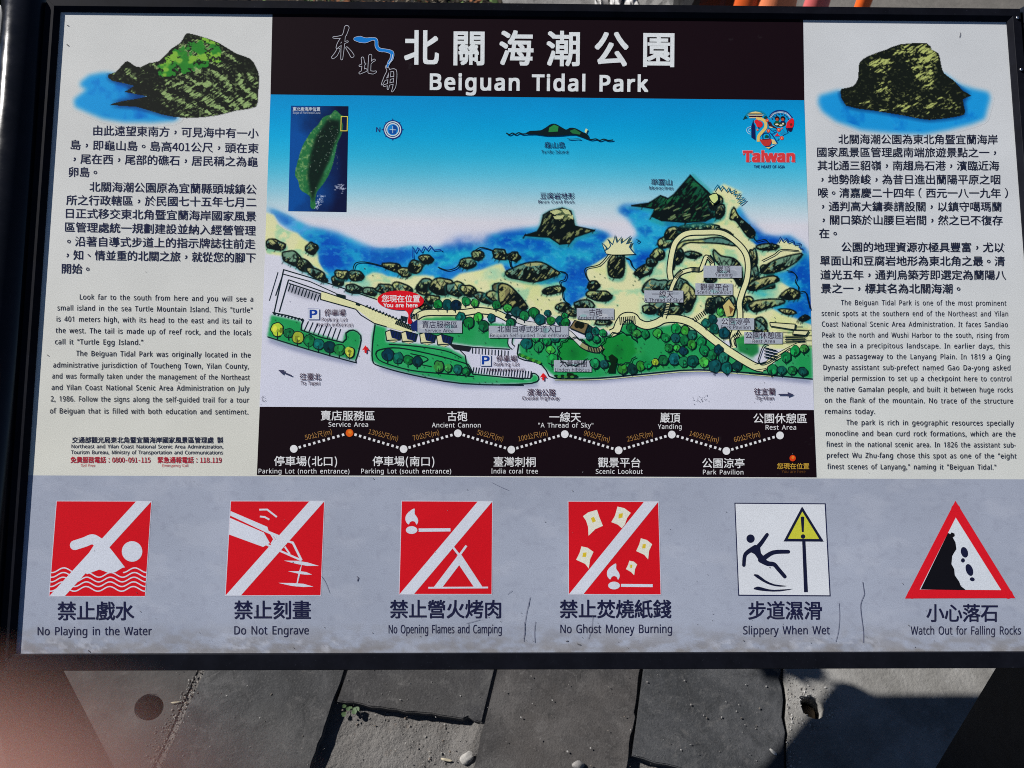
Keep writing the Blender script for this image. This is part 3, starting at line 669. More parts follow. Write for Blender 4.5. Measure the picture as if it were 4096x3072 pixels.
rock('R7', [(45, 580), (100, 550), (200, 510), (330, 500), (440, 560), (480, 590), (420, 620), (280, 660), (160, 640), (70, 620)], 143)
for i, (x, y, rx, ry, a) in enumerate([(430, 725, 90, 34, -.15), (750, 690, 48, 36, 0), (800, 770, 110, 40, .1), (510, 865, 60, 36, .1), (570, 905, 60, 30, .1), (670, 850, 80, 48, .1), (1160, 570, 78, 42, -.5), (1270, 440, 60, 46, -.4), (1220, 500, 40, 36, 0), (1330, 340, 58, 52, -.5), (1390, 270, 74, 50, -.5), (1500, 228, 60, 30, -.1),
                                       (1600, 215, 70, 28, 0), (1700, 220, 62, 28, .1), (1810, 265, 70, 24, .5), (1545, 440, 70, 26, .05), (1440, 450, 34, 70, .2), (1250, 700, 100, 62, -.2), (1420, 690, 90, 70, .1), (1500, 780, 74, 110, 0), (1300, 850, 100, 70, .1), (1400, 890, 80, 40, 0), (1200, 880, 60, 34, .2), (1700, 850, 50, 66, .2), (1770, 830, 44, 60, -.2),
                                       (1850, 850, 50, 76, 0), (1690, 640, 50, 24, 0), (830, 985, 70, 22, 0), (2035, 480, 34, 90, 0), (2040, 620, 40, 90, .1), (2160, 560, 60, 36, .2), (2120, 680, 90, 40, .05), (2090, 1000, 60, 60, .4), (1990, 830, 46, 60, .1)]):
    lump('R7', x, y, rx, ry, 200 + i, a)
rock('R7', [(1480, 330), (1600, 320), (1750, 300), (1850, 330), (1900, 370), (1760, 350), (1600, 345), (1500, 350), (1420, 430), (1400, 560), (1385, 480), (1420, 380)], 260)
rock('R7', [(1720, 400), (1780, 450), (1880, 470), (1940, 540), (1950, 660), (1920, 690), (1860, 600), (1760, 520), (1720, 460)], 261)
rock('R7', [(935, 378), (985, 385), (1000, 460), (1000, 560), (980, 620), (920, 625), (875, 600), (870, 500), (910, 440)], 262, nh=8, dark=.62)
rock('R7', [(350, 120), (400, 90), (500, 65), (570, 90), (590, 160), (600, 210), (760, 245), (600, 300), (560, 350), (480, 355), (400, 300), (200, 285), (300, 255), (330, 200)], 263, ((150, 160, 100), (90, 110, 74), (50, 70, 56)), 8, 40, .78, 1)
for P_ in ([(400, 95), (460, 75), (500, 95), (440, 120)], [(490, 70), (550, 80), (575, 120), (520, 110)], [(430, 130), (520, 120), (500, 150), (440, 155)], [(540, 130), (590, 120), (590, 160)]): mp.wash(q('R7', P_), (196, 202, 140), 1, .95)
rock('R7', [(1060, 45), (1200, 25), (1290, -35), (1330, -20), (1350, -10), (1400, -45), (1450, -105), (1490, -150), (1530, -198), (1575, -150), (1620, -112), (1665, -70), (1700, -35), (1740, 0), (1760, 40), (1750, 120), (1650, 170), (1500, 180), (1300, 165), (1220, 130), (1250, 70), (1150, 55)], 264, ((30, 104, 62), (20, 80, 58), (70, 130, 76)), 14, 70, .66, 1)
for k_ in range(60):
    a_ = q('R7', [(rng.uniform(1230, 1700), rng.uniform(50, 165))])[0]; mp.line([a_, a_ + (rng.uniform(14, 30), -rng.uniform(4, 14))], 3.4, (140, 170, 110) if k_ % 4 == 0 else BLK, .9)
for i, P in enumerate([[(1680, 10), (1740, -40), (1790, -10), (1770, 60), (1700, 80)], [(1740, 60), (1800, 40), (1800, 120), (1740, 150)], [(1880, 60), (1920, 130), (2040, 240), (2040, 300), (1990, 290), (1900, 170), (1850, 150)]]): rock('R7', P, 270 + i, nh=6)
for i, P in enumerate([[(60, 370), (150, 350), (240, 370), (200, 400), (90, 400)], [(130, 530), (240, 470), (420, 430), (400, 480), (330, 530), (250, 570), (150, 590), (90, 580)], [(-20, 700), (60, 640), (200, 610), (240, 650), (150, 680), (40, 730)], [(250, 770), (330, 710), (400, 740), (400, 790), (300, 800)], [(0, 830), (120, 800), (260, 800), (280, 830), (150, 870), (40, 900)],
                         [(240, 880), (330, 880), (380, 910), (300, 920)], [(400, 960), (450, 925), (490, 950), (440, 975)], [(40, 960), (110, 1000), (150, 1060), (80, 1080), (30, 1030)]]): rock('R8', P, 280 + i)
# rest-area pavilion and steps
for k_ in range(16):
    x, y = 270 + 10 * (k_ % 4) * 4, 1010 + 11 * k_
    mp.line(q('R8', [(x - 40, y), (x + 120, y + rng.uniform(-6, 6))]), 3, BLK if k_ % 2 else (170, 190, 120), 0.9)
# dots of sand and grass
for k_ in range(420):
    x, y = rng.uniform(1060, 3240), rng.uniform(1080, 1560)
    i_, j_ = np.unravel_index(np.argmin((X - x) ** 2 + (Y - y) ** 2), X.shape) if False else (int((y - 385) / 1245 * (mp.shape[0] - 1)), int((x - 1060) / 2180 * (mp.shape[1] - 1)))
    c_ = mp.im[min(i_, mp.shape[0] - 1), min(max(j_, 0), mp.shape[1] - 1)]
    if c_[2] < 190 and c_[1] > 110 and c_[1] > c_[2]: mp.line([(x, y), (x + 2, y + 2)], 3.6, (20, 50, 40), 0.85)
map_o = mp.build("map_print", board, MB)

# ---- pen lines, trees, paths and labels drawn over the map wash
ik = Ink(4, 8e-7); PEN = (14, 34, 38)
def pen(reg, pts, w=4.6, c=PEN, n=4): ik.stroke(sm(q(reg, pts), n), w * 1.4 if w < 4.5 else w, c)
def path(reg, pts, w, c=SAND, n=4):
    P = sm(q(reg, pts), n); ik.stroke(P, w + 9, PEN); ik.stroke(P, w, c)
def tree(reg, x, y, r, c, seed=0):
    p = q(reg, [(x, y)])[0]; rr = np.random.default_rng(seed + int(x * 7 + y)); s = 0.4973 * r * rr.uniform(.88, 1.1); k = rr.uniform(.92, 1.18); tl = rr.uniform(-.25, .25)
    a = np.linspace(0, 6.283, 15)[:-1]; j = rr.uniform(.88, 1.08, 14)
    R2_ = lambda u, v: np.stack([p[0] + u * math.cos(tl) - v * math.sin(tl), p[1] + u * math.sin(tl) + v * math.cos(tl)], 1)
    P = sm(R2_(s * np.cos(a) * j, s * k * np.sin(a) * j), 2, True)
    c = np.clip(np.array(c) * rr.uniform(.82, 1.16) + rr.uniform(-8, 8, 3), 0, 255); ik.poly(P, c)
    for i in range(3):
        w = rr.uniform(.2, .5); o = rr.uniform(-.42, .42, 2); b_ = rr.uniform(0, 6.28, 9); f_ = (.62, .80, 1.22)[i]
        ik.poly(sm(R2_(s * (o[0] + (.22 if i == 0 else 0)) + s * w * np.cos(a[::2]) * rr.uniform(.6, 1.2, 7), s * k * (o[1] + (.15 if i == 0 else 0)) + s * w * 1.2 * np.sin(a[::2]) * rr.uniform(.6, 1.2, 7)), 2, True), np.clip(c * f_, 0, 255))
    n0 = int(rr.integers(0, len(P))); Q = np.roll(P, n0, 0)[:int(len(P) * rr.uniform(.8, 1.0))]
    ik.stroke(Q, rr.uniform(2.4, 4.4), PEN)
    ik.stroke([(p[0] + rr.uniform(-2, 2), p[1] + s * .35), (p[0] - rr.uniform(0, 3), p[1] + s * 1.5)], rr.uniform(2.4, 3.6), PEN)
G1, G2, G3, G4, G5 = (22, 118, 62), (18, 92, 84), (10, 62, 66), (165, 185, 60), (52, 148, 60)
# upper trail and loop
path('R6', [(1320, 960), (1400, 910), (1560, 905), (1720, 905), (1840, 890), (1980, 910), (2080, 960)], 20)
ik.stroke(sm(J(('R6', [(2060, 950)]), ('R7', [(90, 950), (200, 990), (330, 1010), (520, 1050), (600, 1110), (660, 1170)])), 5), 22, PEN)
ik.stroke(sm(J(('R6', [(2060, 950)]), ('R7', [(90, 950), (200, 990), (330, 1010), (520, 1050), (600, 1110), (660, 1170)])), 5), 16, (205, 206, 200))
path('R7', [(650, 1160), (700, 1190), (780, 1210), (830, 1180)], 16, (150, 150, 105))
path('R7', [(890, 1075), (935, 1050), (960, 990), (1000, 940), (1070, 940), (1110, 985), (1180, 1010), (1260, 990), (1320, 960), (1420, 955), (1520, 980), (1600, 1030), (1700, 1110), (1820, 1200), (1960, 1290), (2070, 1345), (2150, 1330)], 26, n=5)
path('R7', [(2060, 1345), (2120, 1355)], 26)
ik.stroke(sm(J(('R7', [(2050, 1345), (2140, 1330)]), ('R8', [(180, 1290), (280, 1230), (400, 1170), (460, 1160)])), 4), 26, PEN); ik.stroke(sm(J(('R7', [(2050, 1345), (2140, 1330)]), ('R8', [(180, 1290), (280, 1230), (400, 1170), (460, 1160)])), 4), 20, SAND)
path('R7', [(1320, 950), (1345, 870), (1365, 760), (1400, 660), (1450, 590), (1540, 560), (1610, 560), (1640, 500), (1660, 460), (1700, 490), (1710, 560), (1690, 610)], 12)
path('R7', [(1375, 640), (1365, 560), (1385, 420), (1420, 330), (1500, 270), (1640, 260), (1780, 265), (1890, 330), (1970, 420), (1995, 520), (1985, 640), (1950, 740), (1925, 830), (1930, 900), (1925, 980), (1885, 1060), (1870, 1120), (1880, 1190)], 18, n=5)
path('R7', [(1880, 1180), (1870, 1120), (1920, 1090)], 8)
path('R6', [(2110, 1040), (2090, 1150), (2120, 1190)], 12, (205, 206, 221))
def steps(reg, a, b, w, n):
    a, b = q(reg, [a, b]); d = (b - a) / np.hypot(*(b - a)); nn = np.array([-d[1], d[0]]) * w * 0.4973 / 2
    for k_ in range(n + 1):
        p = a + (b - a) * k_ / n; ik.stroke([p - nn, p + nn], 4.2, PEN)
for a in (('R7', (965, 975), (1085, 965), 66, 8), ('R7', (710, 1200), (800, 1215), 46, 7), ('R7', (1410, 620), (1460, 570), 36, 6), ('R7', (1545, 565), (1605, 560), 36, 6), ('R7', (1680, 455), (1715, 500), 42, 5), ('R7', (1560, 965), (1670, 890), 40, 8), ('R7', (1680, 870), (1720, 780), 40, 6), ('R7', (1880, 1100), (1930, 1070), 40, 4), ('R7', (1345, 840), (1335, 920), 30, 6), ('R6', (2060, 930), (2095, 945), 44, 4), ('R6', (1215, 950), (1260, 960), 40, 4), ('R6', (1300, 935), (1350, 940), 44, 4)): steps(*a)
# parking lots, shop row
pen('R6', [(190, 920), (270, 560), (540, 640), (900, 760), (1020, 800)], 3, n=1); pen('R6', [(205, 770), (265, 595), (480, 655), (690, 750)], 2.6, n=1); pen('R6', [(235, 900), (310, 640)], 3, n=1)
pen('R6', [(155, 810), (225, 580)], 2, n=1)
ik.poly(q('R6', [(312, 642), (600, 745), (580, 775), (850, 865), (880, 895), (1000, 990), (1090, 1020), (1240, 1060), (1310, 1035), (1170, 985), (1010, 900), (850, 835), (690, 775), (560, 725)]), SAND)
ik.poly(q('R6', [(575, 740), (865, 830), (1180, 960), (1320, 1030), (1300, 1062), (1100, 1020), (1000, 985), (880, 890), (570, 800)]), SAND)
pen('R6', [(312, 642), (590, 738), (860, 828), (1180, 958), (1330, 1040)], 3, n=1); pen('R6', [(312, 670), (570, 755), (568, 800), (850, 878), (890, 925), (1000, 992), (1100, 1020)], 3, n=1)
for k_ in range(10): x = 325 + k_ * 26; pen('R6', [(x, 680 + k_ * 9), (x - 18, 735 + k_ * 9)], 2.2, n=1)
for k_ in range(8): x = 470 + k_ * 37; pen('R6', [(x, 975 + k_ * 9), (x - 34, 1050 + k_ * 12)], 2.4, n=1)
for k_ in range(12): x = 1790 + k_ * 26; pen('R6', [(x, 1190 + k_ * 2), (x - 2, 1235 + k_ * 2)], 2.4, n=1)
for k_ in range(22): x = 1800 + k_ * 22; pen('R6', [(x, 1345 + k_ * 1.5), (x - 8, 1392 + k_ * 2)], 2.4, n=1)
pen('R6', [(180, 905), (430, 965), (410, 1045), (745, 1145), (770, 1070), (830, 1045), (890, 1090), (885, 1170), (850, 1290), (820, 1300), (480, 1205), (140, 1100)], 3.2, n=2)
pen('R6', [(1005, 1000), (985, 1150), (985, 1290), (1040, 1335), (1300, 1405), (1700, 1475), (2200, 1490)], 3.2, n=3); pen('R7', [(0, 1485), (250, 1475), (312, 1440), (290, 1400), (255, 1395), (240, 1435), (60, 1425)], 3, n=2)
pen('R6', [(1010, 1240), (1040, 1205), (1200, 1190), (1500, 1250), (1720, 1310), (1760, 1330), (1790, 1390)], 3); pen('R6', [(1010, 1240), (1060, 1300), (1300, 1370), (1600, 1400), (1800, 1420)], 3); pen('R6', [(1115, 1160), (1330, 1175), (1580, 1215), (1700, 1270)], 2.8)
pen('R6', [(1290, 1235), (1400, 1260), (1430, 1285), (1380, 1310)], 2.6); pen('R6', [(1380, 1325), (1460, 1340)], 2.6, n=1); pen('R6', [(1600, 1160), (1800, 1185), (2090, 1200)], 3, n=1); pen('R6', [(1660, 1180), (1730, 1250), (1740, 1320), (1790, 1400), (2200, 1440)], 3, n=1)
pen('R7', [(150, 1160), (150, 1270), (310, 1310), (370, 1370), (440, 1435), (800, 1432), (1200, 1395), (1600, 1365), (2200, 1405)], 3.4, n=3); pen('R7', [(440, 1448), (800, 1445), (1200, 1408), (1600, 1378), (2200, 1420)], 2, (200, 205, 150), n=3)
pen('R8', [(0, 1395), (240, 1415), (510, 1440)], 3.4)
for i, (x, y) in enumerate(((1090, 1070), (1215, 1080), (1365, 1090), (1500, 1105))):
    ik.poly(q('R6', [(x, y - 10), (x + 40, y - 25), (x + 55, y + 40), (x + 10, y + 60)]), (215, 212, 165))
    ik.poly(q('R6', [(x + 36, y - 22), (x + 130, y), (x + 115, y + 55), (x + 50, y + 38)]), (20, 34, 92))
    ik.poly(q('R6', [(x + 10, y + 58), (x + 50, y + 40), (x + 115, y + 56), (x + 60, y + 76)]), (200, 198, 150))
    for k_ in range(6): pen('R6', [(x + 48 + 13 * k_, y - 16 + 3 * k_), (x + 58 + 12 * k_, y + 34 + 3 * k_)], 2.2, n=1)
    pen('R6', [(x, y - 10), (x + 40, y - 25), (x + 130, y), (x + 115, y + 55), (x + 10, y + 60), (x, y - 10)], 3, n=1)
for k_ in range(14): pen('R6', [(930 + k_ * 26, 865 + k_ * 11), (945 + k_ * 26, 845 + k_ * 11)], 3, n=1)
for k_ in range(12): pen('R6', [(1170 + k_ * 13, 1000 + k_ * 5), (1185 + k_ * 13, 970 + k_ * 5)], 4, n=1)
ik.poly(q('R6', [(1600, 1160), (1780, 1185), (1760, 1220), (1640, 1200)]), (30, 34, 40)); ik.poly(q('R6', [(1290, 1000), (1345, 960), (1345, 1060), (1300, 1040)]), (24, 40, 100))
for k_ in range(9): pen('R6', [(195 + k_ * 27, 925 + k_ * 6), (210 + k_ * 27, 905 + k_ * 6)], 3, n=1)
for k_ in range(3): ik.poly(q('R6', [(690 + k_ * 3, 750 + k_ * 9), (770, 768 + k_ * 8), (768, 774 + k_ * 8), (690, 757 + k_ * 9)]), PEN)
ik.poly(q('R6', [(852, 825), (888, 838), (884, 855), (850, 845)]), PEN)
# trees
for x, y, r, c in ((220, 1042, 48, G4), (312, 1070, 44, G1), (385, 1105, 46, G4), (475, 1130, 42, G1), (552, 1160, 44, G2), (640, 1182, 46, G3), (720, 1203, 42, G1), (800, 1222, 42, G4), (1108, 1245, 44, G3), (1190, 1270, 40, G2), (1272, 1288, 40, G1), (1345, 1300, 42, G3), (1518, 1340, 42, G5), (1592, 1352, 36, G5), (1668, 1362, 38, G2), (1736, 1378, 36, G1),
                   (1512, 838, 38, G1), (1588, 845, 42, G3), (1655, 845, 42, (12, 44, 70)), (1735, 815, 38, G1), (1808, 830, 36, G5), (1695, 945, 40, G2), (1760, 985, 42, G1), (1835, 945, 36, G5), (1880, 1010, 40, G1), (1940, 950, 32, G2), (1980, 845, 38, G1), (2070, 870, 34, G5), (2140, 898, 40, G3), (2100, 990, 38, G1)): tree('R6', x, y, r, c)
for x, y, r, c in ((60, 868, 36, G5), (130, 898, 40, G3), (195, 930, 40, G1), (270, 905, 40, G1), (380, 910, 30, G2), (320, 960, 40, G2), (408, 970, 38, G5), (480, 970, 34, G2), (520, 930, 24, G1), (525, 985, 34, G1), (85, 990, 34, G1), (213, 1155, 42, G2), (310, 1180, 40, G1), (378, 1135, 36, G1), (405, 1205, 38, G5), (440, 1110, 34, G2), (285, 1110, 34, G1), (420, 1280, 42, G1),
                   (710, 1040, 32, G3), (768, 1055, 34, G2), (825, 1070, 32, G1), (715, 1095, 32, G2), (775, 1120, 32, G1), (1055, 1030, 38, G1), (1100, 1075, 38, G5), (1168, 1080, 36, G1), (1265, 1072, 36, G5), (1330, 1105, 40, G1), (1415, 1035, 40, G1), (1485, 1052, 36, G5), (1410, 1110, 36, G2), (1480, 1128, 34, G1), (1545, 1085, 38, G2), (1540, 1162, 34, G5), (1618, 1140, 36, G1),
                   (1355, 1190, 36, G1), (1420, 1190, 32, G5), (1470, 1215, 32, G3), (1310, 1290, 42, G1), (1400, 1280, 44, G2), (1475, 1300, 40, G1), (1548, 1295, 46, G3), (1640, 1305, 40, G5), (1640, 1210, 36, G1), (1705, 1245, 36, G1), (1755, 1205, 34, G3), (1795, 1270, 40, G2), (1725, 1335, 46, G2), (1820, 1350, 42, G2), (1905, 1335, 42, G3), (760, 1315, 36, G1), (835, 1320, 36, G2), (985, 1360, 36, G5), (1060, 1360, 34, G3), (1130, 1335, 36, G5), (1190, 1325, 36, G1), (1250, 1305, 32, G4),
                   (1655, 990, 40, G2), (1770, 900, 34, G5), (1710, 960, 34, G3), (1720, 1035, 34, G2), (1800, 1070, 42, G3), (2180, 1365, 36, G1)): tree('R7', x, y, r, c)
for x, y, r, c in ((295, 1262, 38, G1), (365, 1212, 36, G1), (437, 1195, 36, G5), (185, 1365, 40, G1), (262, 1370, 38, G2), (345, 1370, 38, G1), (430, 1378, 40, G2)): tree('R8', x, y, r, c)
for cx, cy, rx, ry in ((590, 1220, 125, 112), (960, 1195, 145, 130)):
    a_ = np.linspace(0.5, 5.9, 46); P = [(cx + rx * math.cos(v) * (1 + .06 * math.cos(13 * v)), cy + ry * math.sin(v) * (1 + .06 * math.cos(13 * v))) for v in a_]
    pen('R7', P, 3, n=1)
ik.poly(q('R7', [(870, 1260), (900, 1240), (940, 1270), (920, 1390), (860, 1390), (890, 1320)]), (12, 34, 20)); ik.poly(q('R7', [(540, 1390), (590, 1395), (600, 1430), (530, 1430)]), (20, 30, 20))
for k_ in range(7): ik.ell(*q('R7', [(450 + k_ * 26, 1415 + (k_ % 2) * 8)])[0], 8, 5, (60, 130, 60) if k_ % 2 else (16, 40, 24))
for k_ in range(8): ik.ell(*q('R7', [(160 + k_ * 22, 1245 + k_ * 9)])[0], 8, 6, (70, 150, 50) if k_ % 2 else (30, 96, 40))
ik.poly(q('R7', [(560, 1030), (600, 970), (710, 1000), (680, 1080), (620, 1060)]), (120, 104, 70)); ik.ell(*q('R7', [(622, 1005)])[0], 12, 14, (20, 26, 20), .4); ik.ell(*q('R7', [(655, 1010)])[0], 12, 14, (20, 26, 20), .4); pen('R7', [(560, 1030), (600, 970), (710, 1000), (680, 1080), (560, 1030)], 3, n=1)
ik.poly(q('R7', [(1790, 850), (1840, 800), (1890, 850), (1870, 930), (1820, 940)]), (196, 180, 112)); pen('R7', [(1760, 880), (1840, 790), (1900, 880)], 3.4, n=1); ik.poly(q('R7', [(1840, 850), (1880, 880), (1850, 920)]), (110, 80, 50))
for P in ([(165, 985), (370, 1000), (365, 1045), (330, 1040), (170, 1015)], [(355, 1050), (478, 1055), (455, 1090), (350, 1080)]):
    ik.poly(q('R8', P), (215, 214, 165)); pen('R8', P + P[:1], 3, n=1)
for y in range(4): pen('R8', [(285, 1095 + y * 14), (450, 1100 + y * 14)], 2.6, n=1)
for k_ in range(12): pen('R8', [(120 + (k_ % 3) * 30, 1190 + k_ * 8), (160 + (k_ % 3) * 30, 1196 + k_ * 8)], 3.4, n=1)
pen('R8', [(70, 1290), (110, 1180), (150, 1160)], 3); pen('R8', [(70, 1290), (90, 1320), (160, 1300), (330, 1190)], 3)
# surf lines and splashes
pen('R6', [(830, 560), (850, 510), (920, 500), (1020, 520), (1090, 540)], 3); pen('R6', [(1510, 540), (1580, 565), (1650, 550), (1690, 510)], 3); pen('R6', [(1810, 410), (1850, 385), (1900, 390), (1960, 410)], 3); pen('R6', [(2090, 470), (2095, 520), (2110, 560)], 3)
pen('R6', [(1310, 470), (1305, 375), (1330, 425), (1350, 385), (1380, 420), (1400, 375), (1425, 405), (1450, 370), (1475, 405), (1530, 400), (1545, 412)], 3, (20, 70, 150), n=1)
pen('R7', [(480, 575), (530, 590), (520, 640), (480, 660), (500, 730), (510, 800), (560, 840)], 3); pen('R7', [(880, 430), (800, 520), (690, 550), (690, 610), (720, 660)], 3); pen('R7', [(1000, 465), (1040, 480), (1060, 530), (1090, 560)], 3); pen('R7', [(75, 490), (85, 540)], 3)
spl = [(850, 430), (820, 350), (855, 385), (845, 410), (890, 370), (865, 315), (905, 360), (925, 285), (940, 345), (975, 300), (975, 350), (1050, 290), (1015, 355), (1060, 340), (1040, 380), (1085, 435)]
ik.poly(q('R7', spl + [(980, 440), (900, 440)]), (226, 225, 172)); pen('R7', spl, 3, (20, 80, 110), n=2)
pen('R7', [(1095, 320), (1120, 330), (1100, 345)], 2.6, (20, 80, 110))
ik.poly(q('R3', [(1680, 1580), (1740, 1550), (1760, 1600), (1710, 1650), (1690, 1620)]), (205, 222, 140))
pen('R3', [(1720, 1535), (1750, 1490), (1770, 1530), (1790, 1500), (1820, 1540), (1840, 1510), (1850, 1550), (1890, 1530), (1880, 1570), (1930, 1560), (1900, 1600), (1960, 1590), (1910, 1630), (1980, 1610), (1930, 1650)], 3, (20, 110, 140), n=2)
pen('R3', [(1675, 1575), (1740, 1555), (1755, 1610), (1720, 1640), (1690, 1610), (1675, 1575)], 3, n=2)
pen('R8', [(230, 340), (250, 300), (270, 335), (300, 310), (310, 345), (350, 325), (360, 360), (410, 350), (400, 385), (430, 395)], 2.8, (20, 70, 140), n=1); pen('R8', [(300, 570), (350, 580), (380, 620), (370, 660), (395, 700), (400, 740), (450, 740), (470, 800), (490, 880)], 2.8)
pen('R8', [(100, 490), (200, 440), (260, 400), (400, 410)], 2.8); pen('R7', [(2030, 290), (2060, 330), (2130, 320), (2160, 350)], 2.8)
# turtle island
ik.poly(sm(q('R3', [(205, 1082), (240, 1055), (330, 1050), (400, 1005), (435, 997), (470, 1010), (530, 1045), (560, 1030), (610, 1035), (665, 1065), (700, 1080), (712, 1110), (690, 1118), (600, 1085), (500, 1092), (380, 1095), (280, 1082)]), 2, True), (12, 30, 36))
ik.poly(q('R3', [(395, 1030), (435, 1005), (470, 1020), (465, 1060), (390, 1065)]), (40, 130, 66)); ik.poly(q('R3', [(560, 1055), (600, 1040), (650, 1070), (640, 1085), (580, 1075)]), (36, 110, 62)); ik.poly(q('R3', [(680, 1060), (690, 1035), (705, 1045), (692, 1075)]), (205, 215, 160))
pen('R3', [(50, 1072), (75, 1085), (100, 1073), (125, 1083), (150, 1070), (180, 1080), (215, 1078)], 3.6); pen('R3', [(690, 1112), (730, 1125), (770, 1120), (800, 1132), (835, 1122), (870, 1132), (910, 1128)], 3.6); pen('R3', [(540, 1115), (570, 1122), (620, 1118), (650, 1124)], 2.6, (30, 120, 140))
# arrows
def arrow(reg, a, b, w, hw, c):
    a, b = q(reg, [a, b]); d = (b - a) / np.hypot(*(b - a)); n_ = np.array([-d[1], d[0]]); k_ = b - d * hw * 1.5
    ik.stroke([a, k_ + d], w, c); ik.poly([b, k_ + n_ * hw * .62, k_ - n_ * hw * .62], c)
arrow('R6', (338, 1415), (228, 1368), 5, 16, (60, 62, 90)); arrow('R8', (235, 1565), (357, 1565), 5, 16, (60, 62, 90))
for r, x, y in (('R6', 930, 1200), ('R7', 347, 1420)):
    ik.poly(q(r, [(x - 30, y + 12), (x, y - 30), (x + 30, y + 12), (x + 14, y + 6), (x - 14, y + 6)]), (215, 30, 35)); ik.poly(q(r, [(x - 7, y - 10), (x + 8, y - 10), (x + 8, y + 32), (x - 7, y + 32)]), (215, 30, 35))
ik.build("ink_drawing", map_o)

# ---- boxed map labels
LABELS = []; LT = (58, 26, 52); WH = (212, 214, 226)
BOX = {}
for r, (x0, y0, x1, y1) in (('R6', (1348, 968, 1705, 1070)), ('R7', (-90, 1012, 550, 1112)), ('R7', (617, 870, 915, 962)), ('R7', (1160, 727, 1473, 825)), ('R7', (1635, 528, 1942, 628)), ('R7', (1570, 670, 1870, 765)), ('R7', (1740, 948, 2043, 1045)), ('R7', (1962, 1062, 2270, 1157)), ('R7', (433, 1288, 735, 1383))):
    bx = Ink(12); BOX[(r, x0, y0, x1, y1)] = bx
    bx.poly(q(r, [(x0, y0), (x1, y0 + 3), (x1, y1), (x0, y1 - 2)]), (166, 173, 183))
    for k_ in range(4):
        a = rng.uniform(x0 + 46, x1 - 46); b = rng.uniform(y0 + 24, y1 - 24); bx.ell(*q(r, [(a, b)])[0], rng.uniform(8, 22), rng.uniform(5, 10), [(150, 158, 168), (184, 188, 194), (142, 176, 178)][k_ % 3])
HA = (0.045, (206, 210, 222))
def L2(reg, zh, en, zx, ex, zy, ey, zhh=54, eh=28, c=LT, halo=None):
    lb = None
    for (r_k, x0, y0, x1, y1), i_ in BOX.items():
        if r_k == reg and x0 < (ex[0] + ex[1]) / 2 < x1 and y0 < ey < y1 + 8: lb = i_
    if lb is None: lb = Ink(12)
    LABELS.append(lb); T(lb, reg, zh, zx[0], zx[1], zy, zy + 2, zhh, c, 0.005, halo=halo); T(lb, reg, en, ex[0], ex[1], ey, ey + 1, eh, c, 0.003, halo=halo)
L2('R3', '龜山島', 'Turtle Island', (357, 522), (330, 547), 1191, 1235, 48, 26, (30, 22, 70))
L2('R3', '豆腐岩地形', 'Bean Curd Rock', (322, 598), (308, 600), 1600, 1636, 50, 26, (40, 26, 70)); L2('R3', '單面山', 'Monoclines', (1213, 1380), (1200, 1393), 1488, 1525, 48, 25, (40, 26, 70))
L2('R6', '停車場', 'Parking Lot', (598, 768), (577, 783), 933, 976, 54, 29); T(LABELS[-1], 'R6', '(north entrance)', 535, 825, 1016, 1018, 29, LT, 0.003)
L2('R6', '賣店服務區', 'Service Area', (1385, 1668), (1408, 1635), 1030, 1065, c=(34, 30, 60)); L2('R7', '北關自導式步道入口', 'Beiguan Self-guided Trail entrance', (-21, 487), (-79, 543), 1065, 1104, c=(34, 30, 60))
L2('R6', '停車場', 'Parking Lot', (1980, 2147), (1960, 2165), 1300, 1335, 50, 28); T(LABELS[-1], 'R6', '(south entrance)', 1917, 2207, 1377, 1378, 28, LT, 0.003)
L2('R6', '往臺北', 'To Tapei', (400, 570), (408, 560), 1447, 1487, 54, 29); L2('R7', '濱海公路', 'Coastal Highway', (218, 447), (178, 478), 1575, 1606, 56, 28); L2('R8', '往宜蘭', 'To Yilan', (38, 208), (53, 197), 1567, 1607, 54, 28)
for a in (('古砲', 'Ancient Cannon', (715, 822), (625, 907), 930, 962), ('一線天', '“A Thread of Sky”', (1222, 1392), (1145, 1467), 785, 820), ('巖頂', 'Yanding', (1740, 1852), (1728, 1867), 587, 616), ('觀景平台', 'Scenic Lookout', (1610, 1838), (1583, 1858), 728, 757), ('公園涼亭', 'Park Pavilion', (1780, 2008), (1777, 2015), 1003, 1038), ('公園休憩區', 'Rest Area', (1972, 2265), (2030, 2210), 1115, 1150), ('大黃槿樹', 'Linden hibiscus', (480, 700), (443, 720), 1343, 1380)):
    L2('R7', *a, c=(40, 26, 50))
PARK = []
for x, y, w, h in ((467, 873, 92, 90), (1852, 1245, 88, 92)):
    bx = Ink(12); PARK.append(bx)
    bx.poly(q('R6', [(x, y), (x + w, y + 2), (x + w, y + h), (x, y + h)]), (110, 120, 160)); bx.poly(q('R6', [(x + 3, y + 3), (x + w - 3, y + 5), (x + w - 3, y + h - 3), (x + 3, y + h - 3)]), (212, 216, 232))
    T(bx, 'R6', 'P', x + 17, x + 72, y + 76, y + 76, 63, (20, 60, 150), 0.035)
# you-are-here balloon
bl = Ink(12); bl.ell(*q('R6', [(1212, 808)])[0], 93, 39, (212, 22, 36), 0.03, 40); bl.poly(sm(q('R6', [(1240, 880), (1310, 880), (1285, 930), (1300, 975), (1285, 998), (1268, 980), (1275, 930), (1262, 900)]), 3, True), (212, 22, 36)); bl.ell(*q('R6', [(1286, 980)])[0], 9, 9, (190, 20, 34))
bt = bl; T(bt, 'R6', '您現在位置', 1060, 1367, 822, 824, 56, (236, 232, 236), 0.014); T(bt, 'R6', 'You are here', 1075, 1348, 862, 863, 29, (236, 232, 236), 0.03)
